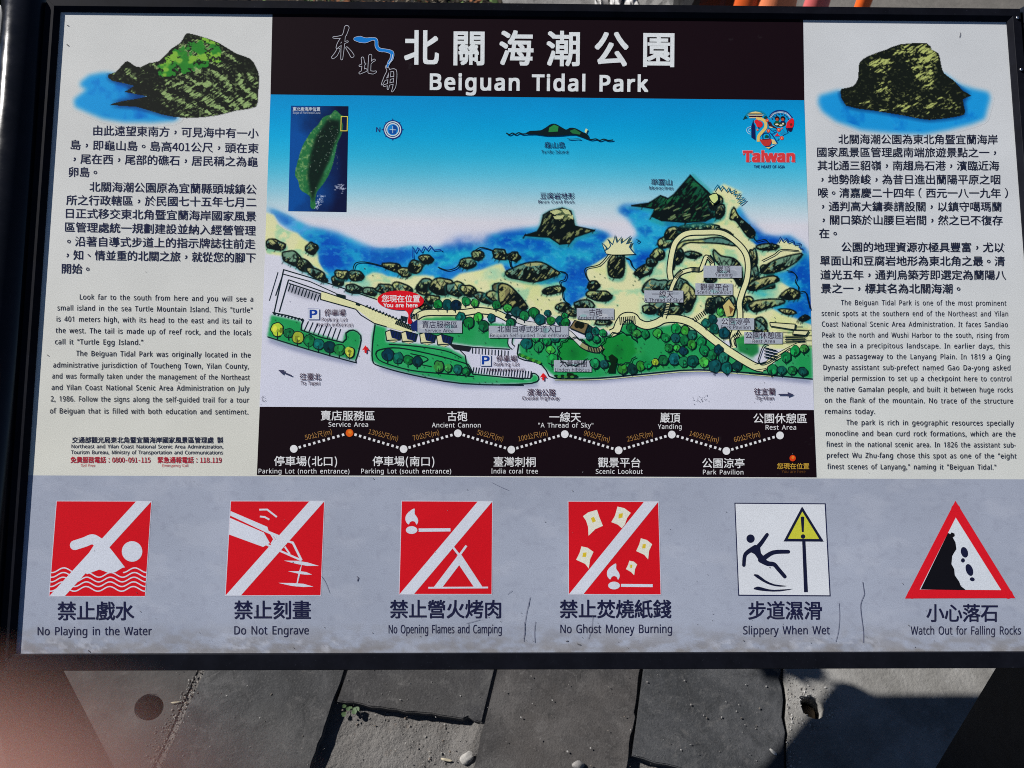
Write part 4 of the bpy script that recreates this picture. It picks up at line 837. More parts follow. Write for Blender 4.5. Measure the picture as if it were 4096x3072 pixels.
# compass
cpx, cpy = 1571.0, 518.8; cm = Ink(4)
for k_ in range(8):
    a = k_ * math.pi / 4; r = 46 if k_ % 2 == 0 else 43; d = np.array([math.cos(a), math.sin(a)]); n_ = np.array([-d[1], d[0]]); p = np.array([cpx, cpy])
    cm.poly([p + d * r, p + d * 34 + n_ * 4, p + d * 34 - n_ * 4], (22, 44, 120))
for r, c in ((38, (22, 44, 120)), (33.5, (206, 222, 240)), (29.5, (22, 44, 120)), (26, (206, 222, 240)), (22, (28, 130, 205))): cm.ell(cpx, cpy, r, r, c, 0, 40)
cm.poly([(cpx - 16, cpy + 1), (cpx + 16, cpy + 2), (cpx + 12, cpy + 18), (cpx - 12, cpy + 18)], (14, 78, 160)); cm.poly([(cpx, cpy - 20), (cpx + 14, cpy - 15), (cpx + 20, cpy), (cpx, cpy)], (12, 70, 150)); cm.stroke([(cpx - 12, cpy), (cpx + 12, cpy + 1)], 2.2, (190, 215, 235)); cm.stroke([(cpx, cpy - 14), (cpx, cpy + 14)], 2.2, (190, 215, 235))
ct_ = cm; T(ct_, 'R2', 'N', 1015, 1046, 1061, 1062, 37, (30, 40, 105), 0.012)
# locator map of the coast
lo = Paint([q('I', [(52, 30)])[0], q('I', [(908, 38)])[0], q('I', [(880, 1616)])[0], q('I', [(12, 1602)])[0]], 2.2, 4, (6, 66, 140))
g = np.clip((lo.X - 1200) / 170 + (vnoise(lo.shape, 3, 60) - .5) * .8, 0, 1)[..., None]; lo.im = np.array([8, 76, 150.]) * (1 - g) + np.array([10, 20, 58.]) * g; lo.im *= (0.85 + 0.15 * np.clip((lo.Y - 420) / 120, 0, 1))[..., None]
isl = sm(q('I', [(700, 100), (750, 120), (790, 165), (830, 185), (800, 240), (830, 330), (800, 470), (740, 600), (690, 850), (630, 1030), (540, 1190), (450, 1300), (420, 1400), (420, 1540), (400, 1570), (345, 1545), (345, 1420), (310, 1360), (190, 1280), (160, 1150), (110, 1050), (160, 830), (220, 640), (300, 500), (370, 400), (450, 320), (520, 220), (580, 180), (650, 160)]), 3, True)
it = vnoise(lo.shape, 26, 61, 4)
lo.wash(isl, (38, 110, 62), 2, 1); lo.wash(isl, (120, 160, 96), 3, .9, np.clip(it * 4 - 2.0, 0, 1) * np.clip(1.35 - (lo.X - 1180 - (840 - lo.Y) * .28) / 70, 0, 1))
lo.wash(q('I', [(600, 230), (790, 250), (780, 420), (700, 620), (640, 820), (560, 1000), (420, 1300), (380, 1480), (330, 1300), (300, 1050), (340, 760), (420, 500)]), (10, 26, 24), 10, .93)
lo.wash(q('I', [(720, 600), (740, 620), (660, 900), (560, 1060), (540, 1030), (640, 850)]), (50, 130, 84), 4, .8)
r_ = np.random.default_rng(5)
for k_ in range(150):
    p = q('I', [(r_.uniform(150, 740), r_.uniform(180, 1400))])[0]
    if in_poly(np.array([p[0]]), np.array([p[1]]), isl)[0]: lo.line([p, p + r_.uniform(-5, 5, 2)], 1.8, [(120, 165, 100), (16, 60, 40), (30, 100, 60), (190, 205, 185)][k_ % 4 if k_ % 12 else 3], .7)
for k_ in range(60):
    t_ = r_.uniform(0, 1); p = q('I', [(530 - t_ * 110 + r_.normal(0, 22), 1360 + t_ * 220)])[0]; lo.line([p, p + r_.uniform(-3, 3, 2)], 2.2, (205, 210, 225), .85)
for k_ in range(26):
    p = q('I', [(r_.normal(770, 45), r_.normal(1245, 30))])[0]; lo.line([p, p + (r_.uniform(2, 8), r_.uniform(-4, 0))], 2.2, (205, 210, 225), .85)
for k_ in range(40): lo.line([q('I', [(r_.uniform(560, 760), r_.uniform(380, 1000))])[0]] * 2, 1.8, (200, 205, 190), .7)
lo_o = lo.build("locator_map", map_o)
li = Ink(8)
fr = q('I', [(802, 192), (895, 194), (890, 406), (796, 406)]); lf = Ink(8); lf.stroke(fr, 3.2, (226, 206, 90), closed=True); lf.build('locator_frame', map_o)
T(li, 'R2', '東北角海岸位置', 345, 565, 893, 894, 30, (205, 212, 225), 0.012); T(li, 'R2', 'Scope of Northeast Coast', 345, 568, 917, 918, 21, (170, 185, 205), 0.0, spw=.9)
# tourism heart emblem
he = Ink(5)
def hp(pts, c): he.poly(q('H', pts), c)
def hs(pts, w, c, n=3): he.stroke(sm(q('H', pts), n), w * 0.1688, c)
def hc(x, y, r, c, ry=None): he.ell(*q('H', [(x, y)])[0], r * .1688, (ry or r) * .1688, c, 0, 16)
hp(sm([(260, 280), (330, 215), (480, 185), (640, 210), (740, 290), (700, 300), (260, 320)], 3, True), (20, 130, 160)); hp([(310, 265), (400, 230), (490, 215), (580, 235), (650, 265)], (228, 200, 130))
hp([(310, 262), (660, 262), (630, 285), (340, 285)], (60, 30, 30)); hp([(290, 292), (690, 292), (650, 312), (330, 312)], (230, 215, 175)); hp([(320, 314), (650, 314), (630, 352), (340, 352)], (52, 18, 40)); hp([(330, 353), (640, 353), (620, 372), (350, 372)], (225, 205, 160))
hp([(185, 415), (235, 310), (305, 372), (240, 385)], (16, 62, 60)); hp([(672, 390), (680, 340), (740, 315), (770, 350), (760, 380)], (16, 62, 60))
hs([(500, 380), (640, 400), (720, 480), (720, 600), (640, 700), (560, 800), (550, 930)], 70, (228, 190, 110))
hp([(430, 400), (440, 490), (475, 560), (485, 900), (385, 830), (385, 560), (410, 490)], (20, 28, 84)); hs([(378, 570), (300, 600), (270, 660), (310, 730), (370, 755)], 9, (205, 215, 230)); hs([(378, 610), (330, 640), (325, 680), (375, 710)], 9, (205, 215, 230))
hc(510, 455, 52, (214, 40, 50)); hc(575, 520, 78, (214, 40, 50)); hc(560, 600, 20, (24, 60, 90))
for x, y, r in ((758, 425, 38), (788, 675, 40), (1035, 648, 46), (1105, 845, 46), (528, 648, 24), (1110, 615, 20)): hc(x, y, r, (222, 70, 50)); hc(x, y, r * .35, (240, 190, 120))
hs([(805, 350), (880, 250), (1000, 195), (1120, 195), (1240, 235), (1350, 360)], 26, (20, 50, 120)); hs([(840, 370), (920, 275), (1070, 240), (1220, 275), (1310, 370)], 12, (210, 215, 228)); hs([(820, 360), (900, 262), (1070, 218), (1230, 255), (1330, 365)], 7, (200, 210, 225))
for k_ in range(8): a = math.pi + 0.35 + k_ * 0.35; hc(1070 + 200 * math.cos(a), 450 + 175 * math.sin(a), 16, (40, 40, 90))
for x, c in ((995, (24, 92, 60)), (1130, (20, 30, 84))): hc(x, 380, 56, (26, 16, 26)); hc(x, 405, 36, (178, 76, 52)); hp([(x - 80, 500), (x - 40, 440), (x + 40, 440), (x + 75, 500)], c)
hp(sm([(910, 500), (1060, 480), (1190, 490), (1170, 550), (1060, 575), (960, 560)], 3, True), (44, 60, 40)); hc(990, 522, 40, (225, 220, 190), 20); hc(1085, 545, 38, (225, 220, 190), 20); hc(1135, 505, 22, (225, 220, 190))
hp(sm([(1235, 470), (1330, 380), (1385, 400), (1390, 520), (1350, 600), (1215, 600), (1215, 540)], 3, True), (218, 34, 44)); hc(1328, 525, 32, (110, 36, 30)); hp([(1230, 605), (1365, 600), (1340, 680), (1295, 695), (1245, 660)], (40, 22, 60)); hp([(1190, 570), (1215, 600), (1265, 720), (1240, 720)], (20, 34, 96))
hp(sm([(770, 480), (820, 455), (860, 490), (890, 545), (990, 600), (970, 620), (880, 590), (810, 590), (790, 530)], 3, True), (60, 30, 44)); hp([(810, 565), (900, 590), (870, 605), (820, 600)], (226, 205, 160))
hs([(780, 600), (940, 715)], 14, (20, 50, 120), 1); hs([(870, 755), (990, 690)], 12, (20, 50, 120), 1); hs([(830, 720), (920, 830), (1000, 965)], 24, (20, 50, 120)); hs([(1000, 910), (1045, 850)], 12, (20, 50, 120), 1)
hp([(1140, 640), (1165, 690), (1250, 730), (1165, 760), (1120, 800), (1110, 760), (1060, 735), (1120, 700)], (24, 140, 190)); hp([(1000, 715), (1020, 760), (1070, 795), (930, 800), (975, 760)], (214, 40, 60)); hc(930, 640, 46, (24, 150, 190), 28)
hs([(655, 860), (650, 770), (690, 725), (780, 730), (820, 790), (815, 860)], 18, (20, 60, 130)); hp([(690, 830), (730, 760), (790, 790), (780, 840)], (16, 84, 66))
hp(sm([(580, 870), (640, 885), (700, 870), (850, 865), (855, 960), (800, 1030), (690, 1030), (620, 960)], 3, True), (188, 52, 46)); hs([(640, 875), (720, 878), (845, 866)], 16, (50, 20, 40))
hp([(860, 870), (930, 890), (990, 980), (880, 990)], (226, 200, 130)); hp([(700, 1050), (860, 1040), (990, 985), (800, 1110)], (20, 50, 110)); hp([(715, 1062), (850, 1055), (800, 1100)], (230, 195, 110)); hp([(830, 1045), (990, 985), (870, 1050)], (215, 222, 235))
ht = Ink(6); T(ht, 'H', 'Taiwan', 200, 1400, 1398, 1400, 240, (212, 58, 62), 0.055, halo=(0.075, (170, 190, 215)))
for x0, x1, y in ((250, 380, 1390), (630, 715, 1390), (1195, 1275, 1390), (1320, 1405, 1390)): ht.poly(q('H', [(x0, y - 14), (x1, y - 14), (x1, y + 10), (x0, y + 10)]), (212, 58, 62))
for x0, x1 in ((190, 225), (395, 430)): ht.poly(q('H', [(x0, 1162), (x1, 1162), (x1, 1245), (x0, 1250)]), (212, 66, 60))
T(ht, 'R4', 'THE HEART OF ASIA', 38, 286, 1352, 1353, 22, (28, 38, 100), 0.012)

# ------------------------------------------------------------------ pictures of the two islands
def hatched(reg, sil, blue, seed, base, hl, ang, name, c0, c1, c2, c3, green=None, pen_a=-.6, lits=(), per=0):
    p = Paint([c0, c1, c2, c3], 2.4, 1, CREAM_L); p.A[:] = 0
    p.im[:] = np.array(CREAM_L if reg == 'R1' else CREAM_R, float)
    nb = vnoise(p.shape, 9, seed, 4); P = sm(q(reg, sil), 2, True)
    p.wash(q(reg, blue), (22, 148, 216), 16, .97); p.wash(q(reg, blue), (0, 90, 190), 10, .8, np.clip(nb * 4 - 2.2, 0, 1) * (p.A > .9))
    dk = box(in_poly(p.X, p.Y, P).astype(float), 8); p.blend(np.clip(dk * 2 - .15, 0, 1) * (p.A > .5) * .8, (8, 50, 110))
    m = p.wash(P, base, 2, 1)
    # pale strata broken by slanting pen strokes
    inside = in_poly(p.X, p.Y, P) * 1.0
    U = p.X * math.cos(ang) + p.Y * math.sin(ang); V = -p.X * math.sin(ang) + p.Y * math.cos(ang)
    hU = p.X * math.cos(pen_a) + p.Y * math.sin(pen_a); hV = -p.X * math.sin(pen_a) + p.Y * math.cos(pen_a)
    pn = gnoise(hU / 26, hV / 4.4, seed + 9, 2); lit = np.zeros(p.shape)
    for L_, w_ in lits: lit = np.maximum(lit, box(box(in_poly(p.X, p.Y, q(reg, L_)).astype(float), 5), 5) * w_)
    bend = 18 * np.sin((p.X + p.Y * .4) / 70.0 + seed) + 40 * gnoise(p.X / 60, p.Y / 60, 3, 2) if per else 0
    st = (np.sin((V + bend) / per * 2 * math.pi) * .5 + .5) * .40 + gnoise(U / 40, V / 10, seed, 3) * .60 if per else gnoise(U / 48, V / 11, seed, 3)
    m_ = np.clip((st + (pn - .5) * .75 + lit * .62 - .93) * 11, 0, 1); p.blend(inside * m_ * .96, hl)
    m2 = np.clip((st + (pn - .5) * 1.0 + lit * .5 - .86) * 12, 0, 1) * (1 - m_); p.blend(inside * m2 * .75, tuple(int(v * .52) for v in hl))
    m3 = np.clip((gnoise(hU / 34, hV / 3.8, seed + 5, 2) - .62) * 14, 0, 1); p.blend(inside * m3 * .9, base)
    m4 = np.clip((gnoise(p.X / 9, p.Y / 7, seed + 6, 2) - .66) * 14, 0, 1) * np.clip(lit * 2, .25, 1); p.blend(inside * m4 * .7, tuple(int(v * .8) for v in hl))
    rim = inside * np.clip(1.6 - 2 * box(inside, 3), 0, 1); p.blend(rim * .8, base)
    if green:
        gm = np.clip(box(box(in_poly(p.X, p.Y, q(reg, green)).astype(float), 6), 6) * 1.1 + (gnoise(p.X / 22, p.Y / 16, seed + 4, 4) - .62) * 3.2, 0, 1) * inside * (in_poly(p.X, p.Y, q(reg, green)) + 0.0); gm = np.clip((gm - .3) * 5, 0, 1)
        p.blend(gm * .95, (46, 134, 46)); gm2 = gm * np.clip((vnoise(p.shape, 20, seed + 5, 3) - .52) * 10, 0, 1); p.blend(gm2, (128, 180, 62))
    return p
ip = hatched('R1', [(870, 600), (930, 580), (985, 520), (1025, 490), (1075, 525), (1130, 540), (1200, 505), (1280, 490), (1380, 390), (1450, 345), (1490, 280), (1520, 268), (1640, 300), (1760, 345), (1900, 430), (2010, 470), (2060, 540), (2085, 620), (2075, 760), (2060, 860), (1900, 890), (1740, 930), (1500, 950), (1300, 920), (1100, 860), (880, 845), (1000, 810), (1180, 775), (1000, 740), (1080, 690), (900, 650)],
             [(830, 585), (720, 605), (650, 660), (645, 690), (700, 720), (640, 765), (595, 800), (605, 860), (720, 910), (830, 955), (1000, 982), (1200, 986), (1400, 972), (1455, 945), (1300, 905), (1100, 840), (1190, 760), (1000, 640), (900, 590)], 31, (26, 30, 26), (150, 178, 112), 0.62, "island", q('R1', [(530, 210)])[0], q('R1', [(2140, 230)])[0], q('R1', [(2120, 1030)])[0], q('R1', [(510, 1020)])[0],
             [(1280, 620), (1260, 520), (1380, 420), (1480, 320), (1640, 300), (1800, 370), (1800, 490), (1580, 570), (1420, 610)],
             lits=(([(1440, 560), (1640, 540), (2080, 600), (2075, 880), (1740, 940), (1500, 950), (1300, 800), (1250, 720)], .62), ([(1000, 560), (1180, 560), (1200, 620), (980, 640)], .4), ([(1200, 500), (1290, 500), (1280, 560), (1200, 540)], .8), ([(1400, 380), (1460, 350), (1500, 280), (1700, 320), (2000, 480), (1900, 560), (1500, 560)], .42), ([(1900, 820), (2070, 760), (2060, 870), (1700, 940), (1500, 950)], .8)), per=46)
ip.build("island_picture", board, MB, cut=.02)
rp = hatched('R4', [(735, 730), (770, 710), (840, 690), (880, 620), (885, 510), (960, 450), (1100, 400), (1220, 355), (1430, 348), (1470, 400), (1525, 430), (1545, 520), (1570, 590), (1650, 650), (1720, 730), (1790, 770), (1720, 800), (1740, 900), (1690, 935), (1450, 965), (1250, 930), (1000, 890), (780, 850)],
             [(565, 770), (720, 728), (900, 760), (1560, 590), (1700, 685), (1800, 715), (1925, 742), (1940, 790), (1915, 880), (1895, 955), (1800, 995), (1600, 1045), (1400, 1080), (1150, 1070), (900, 1045), (700, 975), (590, 895), (557, 830)], 41, (22, 28, 24), (186, 196, 112), -0.12, "rock", q('R4', [(480, 260)])[0], q('R4', [(2030, 280)])[0], q('R4', [(2060, 1150)])[0], q('R4', [(490, 1130)])[0],
             lits=(([(940, 470), (1140, 420), (1150, 560), (1080, 640), (1150, 720), (1100, 780), (1000, 740), (1050, 600), (960, 560)], .62), ([(1120, 420), (1220, 355), (1440, 345), (1530, 440), (1500, 560), (1490, 720), (1350, 700), (1310, 560), (1260, 480)], .72), ([(1000, 690), (1160, 700), (1160, 760), (1040, 780)], .8), ([(1200, 740), (1480, 740), (1720, 860), (1700, 940), (1200, 940), (850, 850)], .40), ([(1600, 700), (1740, 900), (1660, 930), (1560, 800)], .5)))
rp.build("rock_picture", board, MB, cut=.02)

# ------------------------------------------------------------------ paragraphs
zl = Ink(4); el = Ink(4); cr = Ink(4); zr = Ink(4); er = Ink(4)
for r, s, a, b, y0, y1 in (('R1', '由此遠望東南方，可見海中有一小', 750, 2078, 1088, 1112), ('R1', '島，即龜山島。島高401公尺，頭在東', 568, 2078, 1203, 1232), ('R1', '，尾在西，尾部的礁石，居民稱之為龜', 590, 2072, 1316, 1340), ('R1', '卵島。', 552, 780, 1422, 1424),
                           ('R1', '北關海潮公園原為宜蘭縣頭城鎮公', 720, 2062, 1540, 1562), ('R1', '所之行政轄區，於民國七十五年七月二', 533, 2060, 1648, 1665), ('R5', '日正式移交東北角暨宜蘭海岸國家風景', 530, 2058, 145, 170), ('R5', '區管理處統一規劃建設並納入經營管理', 523, 2055, 256, 285),
                           ('R5', '。沿著自導式步道上的指示牌誌往前走', 540, 2052, 370, 393), ('R5', '，知、情並重的北關之旅，就從您的腳下', 535, 2055, 480, 503), ('R5', '開始。', 497, 718, 590, 593)): T(zl, r, s, a, b, y0, y1, 77, NAVY, 0.005)
for r, s, a, b, y0, y1 in (('R5', 'Look far to the south from here and you will see a', 642, 2035, 800, 818), ('R5', 'small island in the sea Turtle Mountain Island. This “turtle”', 462, 2030, 888, 906), ('R5', 'is 401 meters high, with its head to the east and its tail to', 455, 2022, 977, 996), ('R5', 'the west. The tail is made up of reef rock, and the locals', 448, 2020, 1069, 1088),
                           ('R5', 'call it “Turtle Egg Island.”', 443, 1150, 1160, 1166), ('R5', 'The Beiguan Tidal Park was originally located in the', 612, 2015, 1254, 1268), ('R5', 'administrative jurisdiction of Toucheng Town, Yilan County,', 428, 2000, 1347, 1358), ('R5', 'and was formally taken under the management of the Northeast', 420, 2008, 1436, 1447),
                           ('R5', 'and Yilan Coast National Scenic Area Administration on July', 415, 2005, 1527, 1536), ('R5', '2, 1986. Follow the signs along the self-guided trail for a tour', 408, 2002, 1619, 1630), ('S1', 'of Beiguan that is filled with both education and sentiment.', 402, 1995, 107, 116)): T(el, r, s, a, b, y0, y1, 42, INKC, 0.004, spw=1.75, spc=1.06)
T(cr, 'S1', '交通部觀光局東北角暨宜蘭海岸國家風景區管理處 製', 580, 1795, 345, 346, 47, (44, 46, 66), 0.012)
T(cr, 'S1', 'Northeast and Yilan Coast National Scenic Area Administration,', 575, 1795, 387, 390, 29, (44, 46, 66), 0.008, spw=1.6)
T(cr, 'S1', 'Tourism Bureau, Ministry of Transportation and Communications', 572, 1792, 434, 437, 29, (44, 46, 66), 0.008, spw=1.6)
RD = (176, 40, 56)
T(cr, 'S1', '免費服務電話：0800-091-115', 568, 1210, 505, 506, 48, RD, 0.012); T(cr, 'S1', '緊急通報電話：118.119', 1268, 1782, 506, 507, 48, RD, 0.012)
T(cr, 'S1', 'Toll Free', 650, 765, 537, 537, 21, RD); T(cr, 'S1', 'Emergency Call', 1305, 1512, 537, 537, 21, RD)
for r, s, a, b, y0, y1 in (('R4', '北關海潮公園為東北角暨宜蘭海岸', 718, 1998, 1157, 1160), ('R4', '國家風景區管理處南端旅遊景點之一，', 547, 1985, 1261, 1265), ('R4', '其北通三貂嶺，南趨烏石港，濱臨近海', 550, 2010, 1368, 1371), ('R4', '，地勢險峻，為昔日進出蘭陽平原之咽', 580, 2018, 1480, 1482), ('R4', '喉。清嘉慶二十四年（西元一八一九年）', 555, 2080, 1588, 1591),
                           ('R8', '，通判高大鏞奏請設關，以鎮守噶瑪蘭', 585, 2030, 88, 92), ('R8', '，關口築於山腰巨岩間，然之已不復存', 590, 2037, 197, 202), ('R8', '在。', 562, 705, 305, 306), ('R8', '公園的地理資源亦極具豐富，尤以', 742, 2050, 415, 419), ('R8', '單面山和豆腐岩地形為東北角之最。清', 570, 2055, 525, 530),
                           ('R8', '道光五年，通判烏築芳即選定為蘭陽八', 573, 2065, 638, 641), ('R8', '景之一，標其名為北關海潮。', 577, 1697, 748, 751)): T(zr, r, s, a, b, y0, y1, 75, (34, 36, 54), 0.006)
for r, s, a, b, y0, y1 in (('R8', 'The Beiguan Tidal Park is one of the most prominent', 738, 2068, 845, 850), ('R8', 'scenic spots at the southern end of the Northeast and Yilan', 583, 2082, 932, 936), ('R8', 'Coast National Scenic Area Administration. It faces Sandiao', 585, 2080, 1018, 1022), ('R8', 'Peak to the north and Wushi Harbor to the south, rising from', 588, 2087, 1105, 1110),
                           ('R8', 'the sea in a precipitous landscape. In earlier days, this', 592, 2095, 1190, 1196), ('R8', 'was a passageway to the Lanyang Plain. In 1819 a Qing', 595, 2098, 1277, 1282), ('R8', 'Dynasty assistant sub-prefect named Gao Da-yong asked', 597, 2100, 1366, 1370), ('R8', 'imperial permission to set up a checkpoint here to control', 600, 2107, 1453, 1458),
                           ('R8', 'the native Gamalan people, and built it between huge rocks', 603, 2120, 1542, 1547), ('R8', 'on the flank of the mountain. No trace of the structure', 608, 2122, 1630, 1637), ('S4', 'remains today.', 610, 1012, 110, 112), ('S4', 'The park is rich in geographic resources specially', 780, 2128, 200, 206),
                           ('S4', 'monocline and bean curd rock formations, which are the', 617, 2140, 288, 293), ('S4', 'finest in the national scenic area. In 1826 the assistant sub-', 620, 2143, 375, 382), ('S4', 'prefect Wu Zhu-fang chose this spot as one of the “eight', 625, 2148, 464, 470), ('S4', 'finest scenes of Lanyang,” naming it “Beiguan Tidal.”', 628, 1985, 554, 560)): T(er, r, s, a, b, y0, y1, 41, INKC, 0.004, spw=1.75, spc=1.06)

# ------------------------------------------------------------------ trail distance band
rb = Ink(3); rb.poly([(1039, 1627), (3254.6, 1640), (3266, 1909), (1027.5, 1900)], (22, 11, 18)); route_o = rb.build("route_band", board, MB)
rl = Ink(5); STOPS = []; W2 = (222, 224, 236); GD = (158, 116, 66)
nodes = [q('S2', [(353, 393)])[0], q('S2', [(801, 265)])[0], q('S2', [(1236, 395)])[0], q('S2', [(1672, 268)])[0], q('S3', [(91, 400)])[0], q('S3', [(521, 275)])[0], q('S3', [(954, 405)])[0], q('S3', [(1381, 278)])[0], q('S3', [(1820, 410)])[0], q('S4', [(248, 285)])[0]]
for a, b in zip(nodes, nodes[1:]):
    d = (b - a) / np.hypot(*(b - a)); L = np.hypot(*(b - a))
    for k_ in range(10):
        c_ = a + d * (25 + (L - 48) * k_ / 9.2); rl.stroke([c_ - d * 4.7, c_ + d * 4.7], 10, W2)
for i, c_ in enumerate(nodes): rl.ell(c_[0], c_[1], 15.3, 15.5, W2 if i != 1 else (222, 92, 26), 0, 26)
rl.ell(nodes[1][0] + 2, nodes[1][1] - 3, 7, 7, (226, 130, 40)); o_ = q('S4', [(350, 468)])[0]; rl.ell(o_[0], o_[1], 12.5, 12.5, (214, 64, 24), 0, 24); rl.ell(o_[0] + 1, o_[1] - 3, 6, 6, (222, 120, 40))
def stop(reg, zh, en, zx, ex, zy, ey): rt = Ink(6); STOPS.append((rt, 'stop_name')); T(rt, reg, zh, zx[0], zx[1], zy, zy + 2, 76, W2, 0.008); T(rt, reg, en, ex[0], ex[1], ey, ey + 1, 37, W2, 0.004, spw=1.5, spc=1.05)
stop('S2', '賣店服務區', 'Service Area', (570, 1003), (632, 950), 163, 215); stop('S2', '古砲', 'Ancient Cannon', (1587, 1747), (1463, 1855), 168, 220); stop('S2', '停車場(北口)', 'Parking Lot (north entrance)', (195, 700), (70, 800), 529, 590); stop('S2', '停車場(南口)', 'Parking Lot (south entrance)', (987, 1482), (895, 1618), 530, 590)
stop('S3', '臺灣刺桐', 'India coral tree', (-51, 286), (-71, 304), 535, 590); stop('S3', '一線天', '“A Thread of Sky”', (397, 650), (308, 750), 175, 221); stop('S3', '觀景平台', 'Scenic Lookout', (788, 1128), (770, 1147), 540, 593); stop('S3', '巖頂', 'Yanding', (1287, 1448), (1270, 1460), 180, 232); stop('S3', '公園涼亭', 'Park Pavilion', (1627, 1965), (1632, 1957), 545, 598); stop('S4', '公園休憩區', 'Rest Area', (35, 465), (133, 378), 185, 238)
rt = Ink(6); STOPS.append((rt, 'legend_text')); T(rt, 'S4', '您現在位置', 225, 483, 555, 556, 47, (198, 158, 60), 0.006); T(rt, 'S4', 'You are here', 262, 453, 587, 588, 24, (104, 66, 32))
for r, s, a, b, y0, y1 in (('S2', '50公尺(m)', 447, 663, 326, 277), ('S2', '130公尺(m)', 950, 1185, 274, 334), ('S2', '70公尺(m)', 1315, 1525, 330, 283), ('S2', '50公尺(m)', 1822, 2030, 280, 336), ('S3', '100公尺(m)', 152, 385, 336, 287), ('S3', '90公尺(m)', 670, 875, 286, 343), ('S3', '25公尺(m)', 1027, 1233, 339, 292), ('S3', '140公尺(m)', 1520, 1752, 289, 348), ('S3', '60公尺(m)', 1887, 2095, 343, 295)):
    rt = Ink(6); STOPS.append((rt, 'distance_text')); T(rt, r, s, a, b, y0, y1, 48, GD, 0.0)

# ------------------------------------------------------------------ six pictograms
RED, WHT, PAPER = (206, 22, 34), (206, 211, 226), (226, 228, 205)
PICS = []
def pic(sq_reg, sq, label, edge=(196, 198, 210)):
    b = Ink(3); P = q(sq_reg, sq); c = P.mean(0); d = (P - c); P2 = c + d * (1 + 3.0 / np.abs(d).max())
    b.poly(P2, edge); b.poly(P, RED); o = b.build("pictogram", board, MB); o["label"] = label
    return o, Ink(4)
o1, s1 = pic('S1', [(457, 815), (1217, 817), (1166, 1577), (398, 1576)], "red swimming ban pictogram with a white diagonal bar over a swimmer and waves")
for k_ in range(5):
    xs = np.linspace(408 - k_ * 3, 1180 - k_ * 2.5, 70); ys_ = 1369 + 37.5 * k_ + 19 * np.cos((xs + k_ * 3 - 800) / 190 * 2 * math.pi)
    if k_ == 0:
        for m in (xs < 600, xs > 985): s1.stroke(q('S1', np.stack([xs[m], ys_[m]], 1)), 5.0, WHT)
    else: s1.stroke(q('S1', np.stack([xs, ys_], 1)), 5.0, WHT)
s1.poly(q('S1', [(1096, 815), (1217, 817), (522, 1577), (398, 1576)]), WHT)
s1.stroke(sm(q('S1', [(602, 1168), (680, 1143), (745, 1120), (800, 1150)]), 5), [39, 39, 40, 40], WHT, cap=True)
s1.poly(sm(q('S1', [(750, 1178), (790, 1100), (822, 1114), (882, 1186), (945, 1266), (1006, 1346), (985, 1350), (930, 1384), (880, 1394), (835, 1376), (800, 1364), (745, 1384), (700, 1402), (650, 1330)]), 1, True), WHT)
s1.ell(*q('S1', [(1063, 1218)])[0], 41, 41, WHT, 0, 34)
o2, s2 = pic('S2', [(-153, 815), (597, 816), (567, 1569), (-196, 1572)], "red engraving ban pictogram with a white diagonal bar over a hand and blade")
s2.poly(q('S2', [(478, 815), (597, 816), (-73, 1572), (-196, 1572)]), WHT)
s2.poly(q('S2', [(-156, 893), (140, 1020), (150, 1052), (235, 1087), (222, 1107), (126, 1064), (-158, 930)]), WHT); s2.poly(q('S2', [(-160, 948), (112, 1066), (160, 1150), (106, 1182), (-168, 1082)]), WHT)
for p, w in (([(75, 882), (138, 881), (216, 941)], 7), ([(80, 937), (118, 941), (156, 962)], 7), ([(160, 1062), (195, 1120), (170, 1160)], 7), ([(300, 1135), (345, 1148), (415, 1290)], 9), ([(280, 1180), (320, 1238)], 7), ([(240, 1212), (415, 1290)], 8), ([(185, 1075), (230, 1140)], 7), ([(130, 1160), (160, 1175)], 8)): s2.stroke(q('S2', p), w, WHT)
for p, w in (([(275, 1292), (380, 1306), (460, 1320), (552, 1334)], [.5, 13, 14, .5]), ([(308, 1377), (400, 1388), (450, 1394), (498, 1404)], [.5, 11, 11, .5]), ([(230, 1471), (340, 1484), (430, 1491), (509, 1501)], [.5, 12, 13, .5]), ([(415, 1328), (398, 1390), (374, 1500)], [2, 7, 4])): s2.stroke(q('S2', p), w, WHT)
o3, s3 = pic('S2', [(1222, 815), (1948, 818), (1943, 1560), (1202, 1560)], "red campfire ban pictogram with a white diagonal bar over a match and tent")
FL = [(1323, 873), (1325, 915), (1345, 945), (1353, 975), (1340, 1003), (1328, 982), (1308, 974), (1288, 982), (1275, 1001), (1252, 972), (1254, 930), (1284, 895)]
s3.poly(q('S2', [(1833, 815), (1948, 818), (1320, 1560), (1204, 1560)]), WHT); s3.poly(sm(q('S2', FL), 3, True), WHT); s3.ell(*q('S2', [(1300, 1046)])[0], 23, 15.5, WHT, 0, 24)
s3.poly(q('S2', [(1357, 1033), (1612, 1031), (1613, 1057), (1357, 1060)]), WHT); s3.stroke(q('S2', [(1741, 1171), (1680, 1255)]), 9, WHT); s3.stroke(q('S2', [(1634, 1186), (1700, 1270)]), 9, WHT)
s3.poly(q('S2', [(1668, 1254), (1706, 1262), (1712, 1290), (1550, 1503), (1480, 1503)]), WHT); s3.poly(q('S2', [(1664, 1252), (1700, 1244), (1870, 1503), (1800, 1503), (1670, 1310)]), WHT); s3.stroke(q('S2', [(1434, 1510), (1915, 1508)]), 7, WHT)
o4, s4 = pic('S3', [(550, 817), (1272, 820), (1292, 1563), (555, 1560)], "red paper money burning ban pictogram with flying papers and a match")
YL = (212, 186, 50)
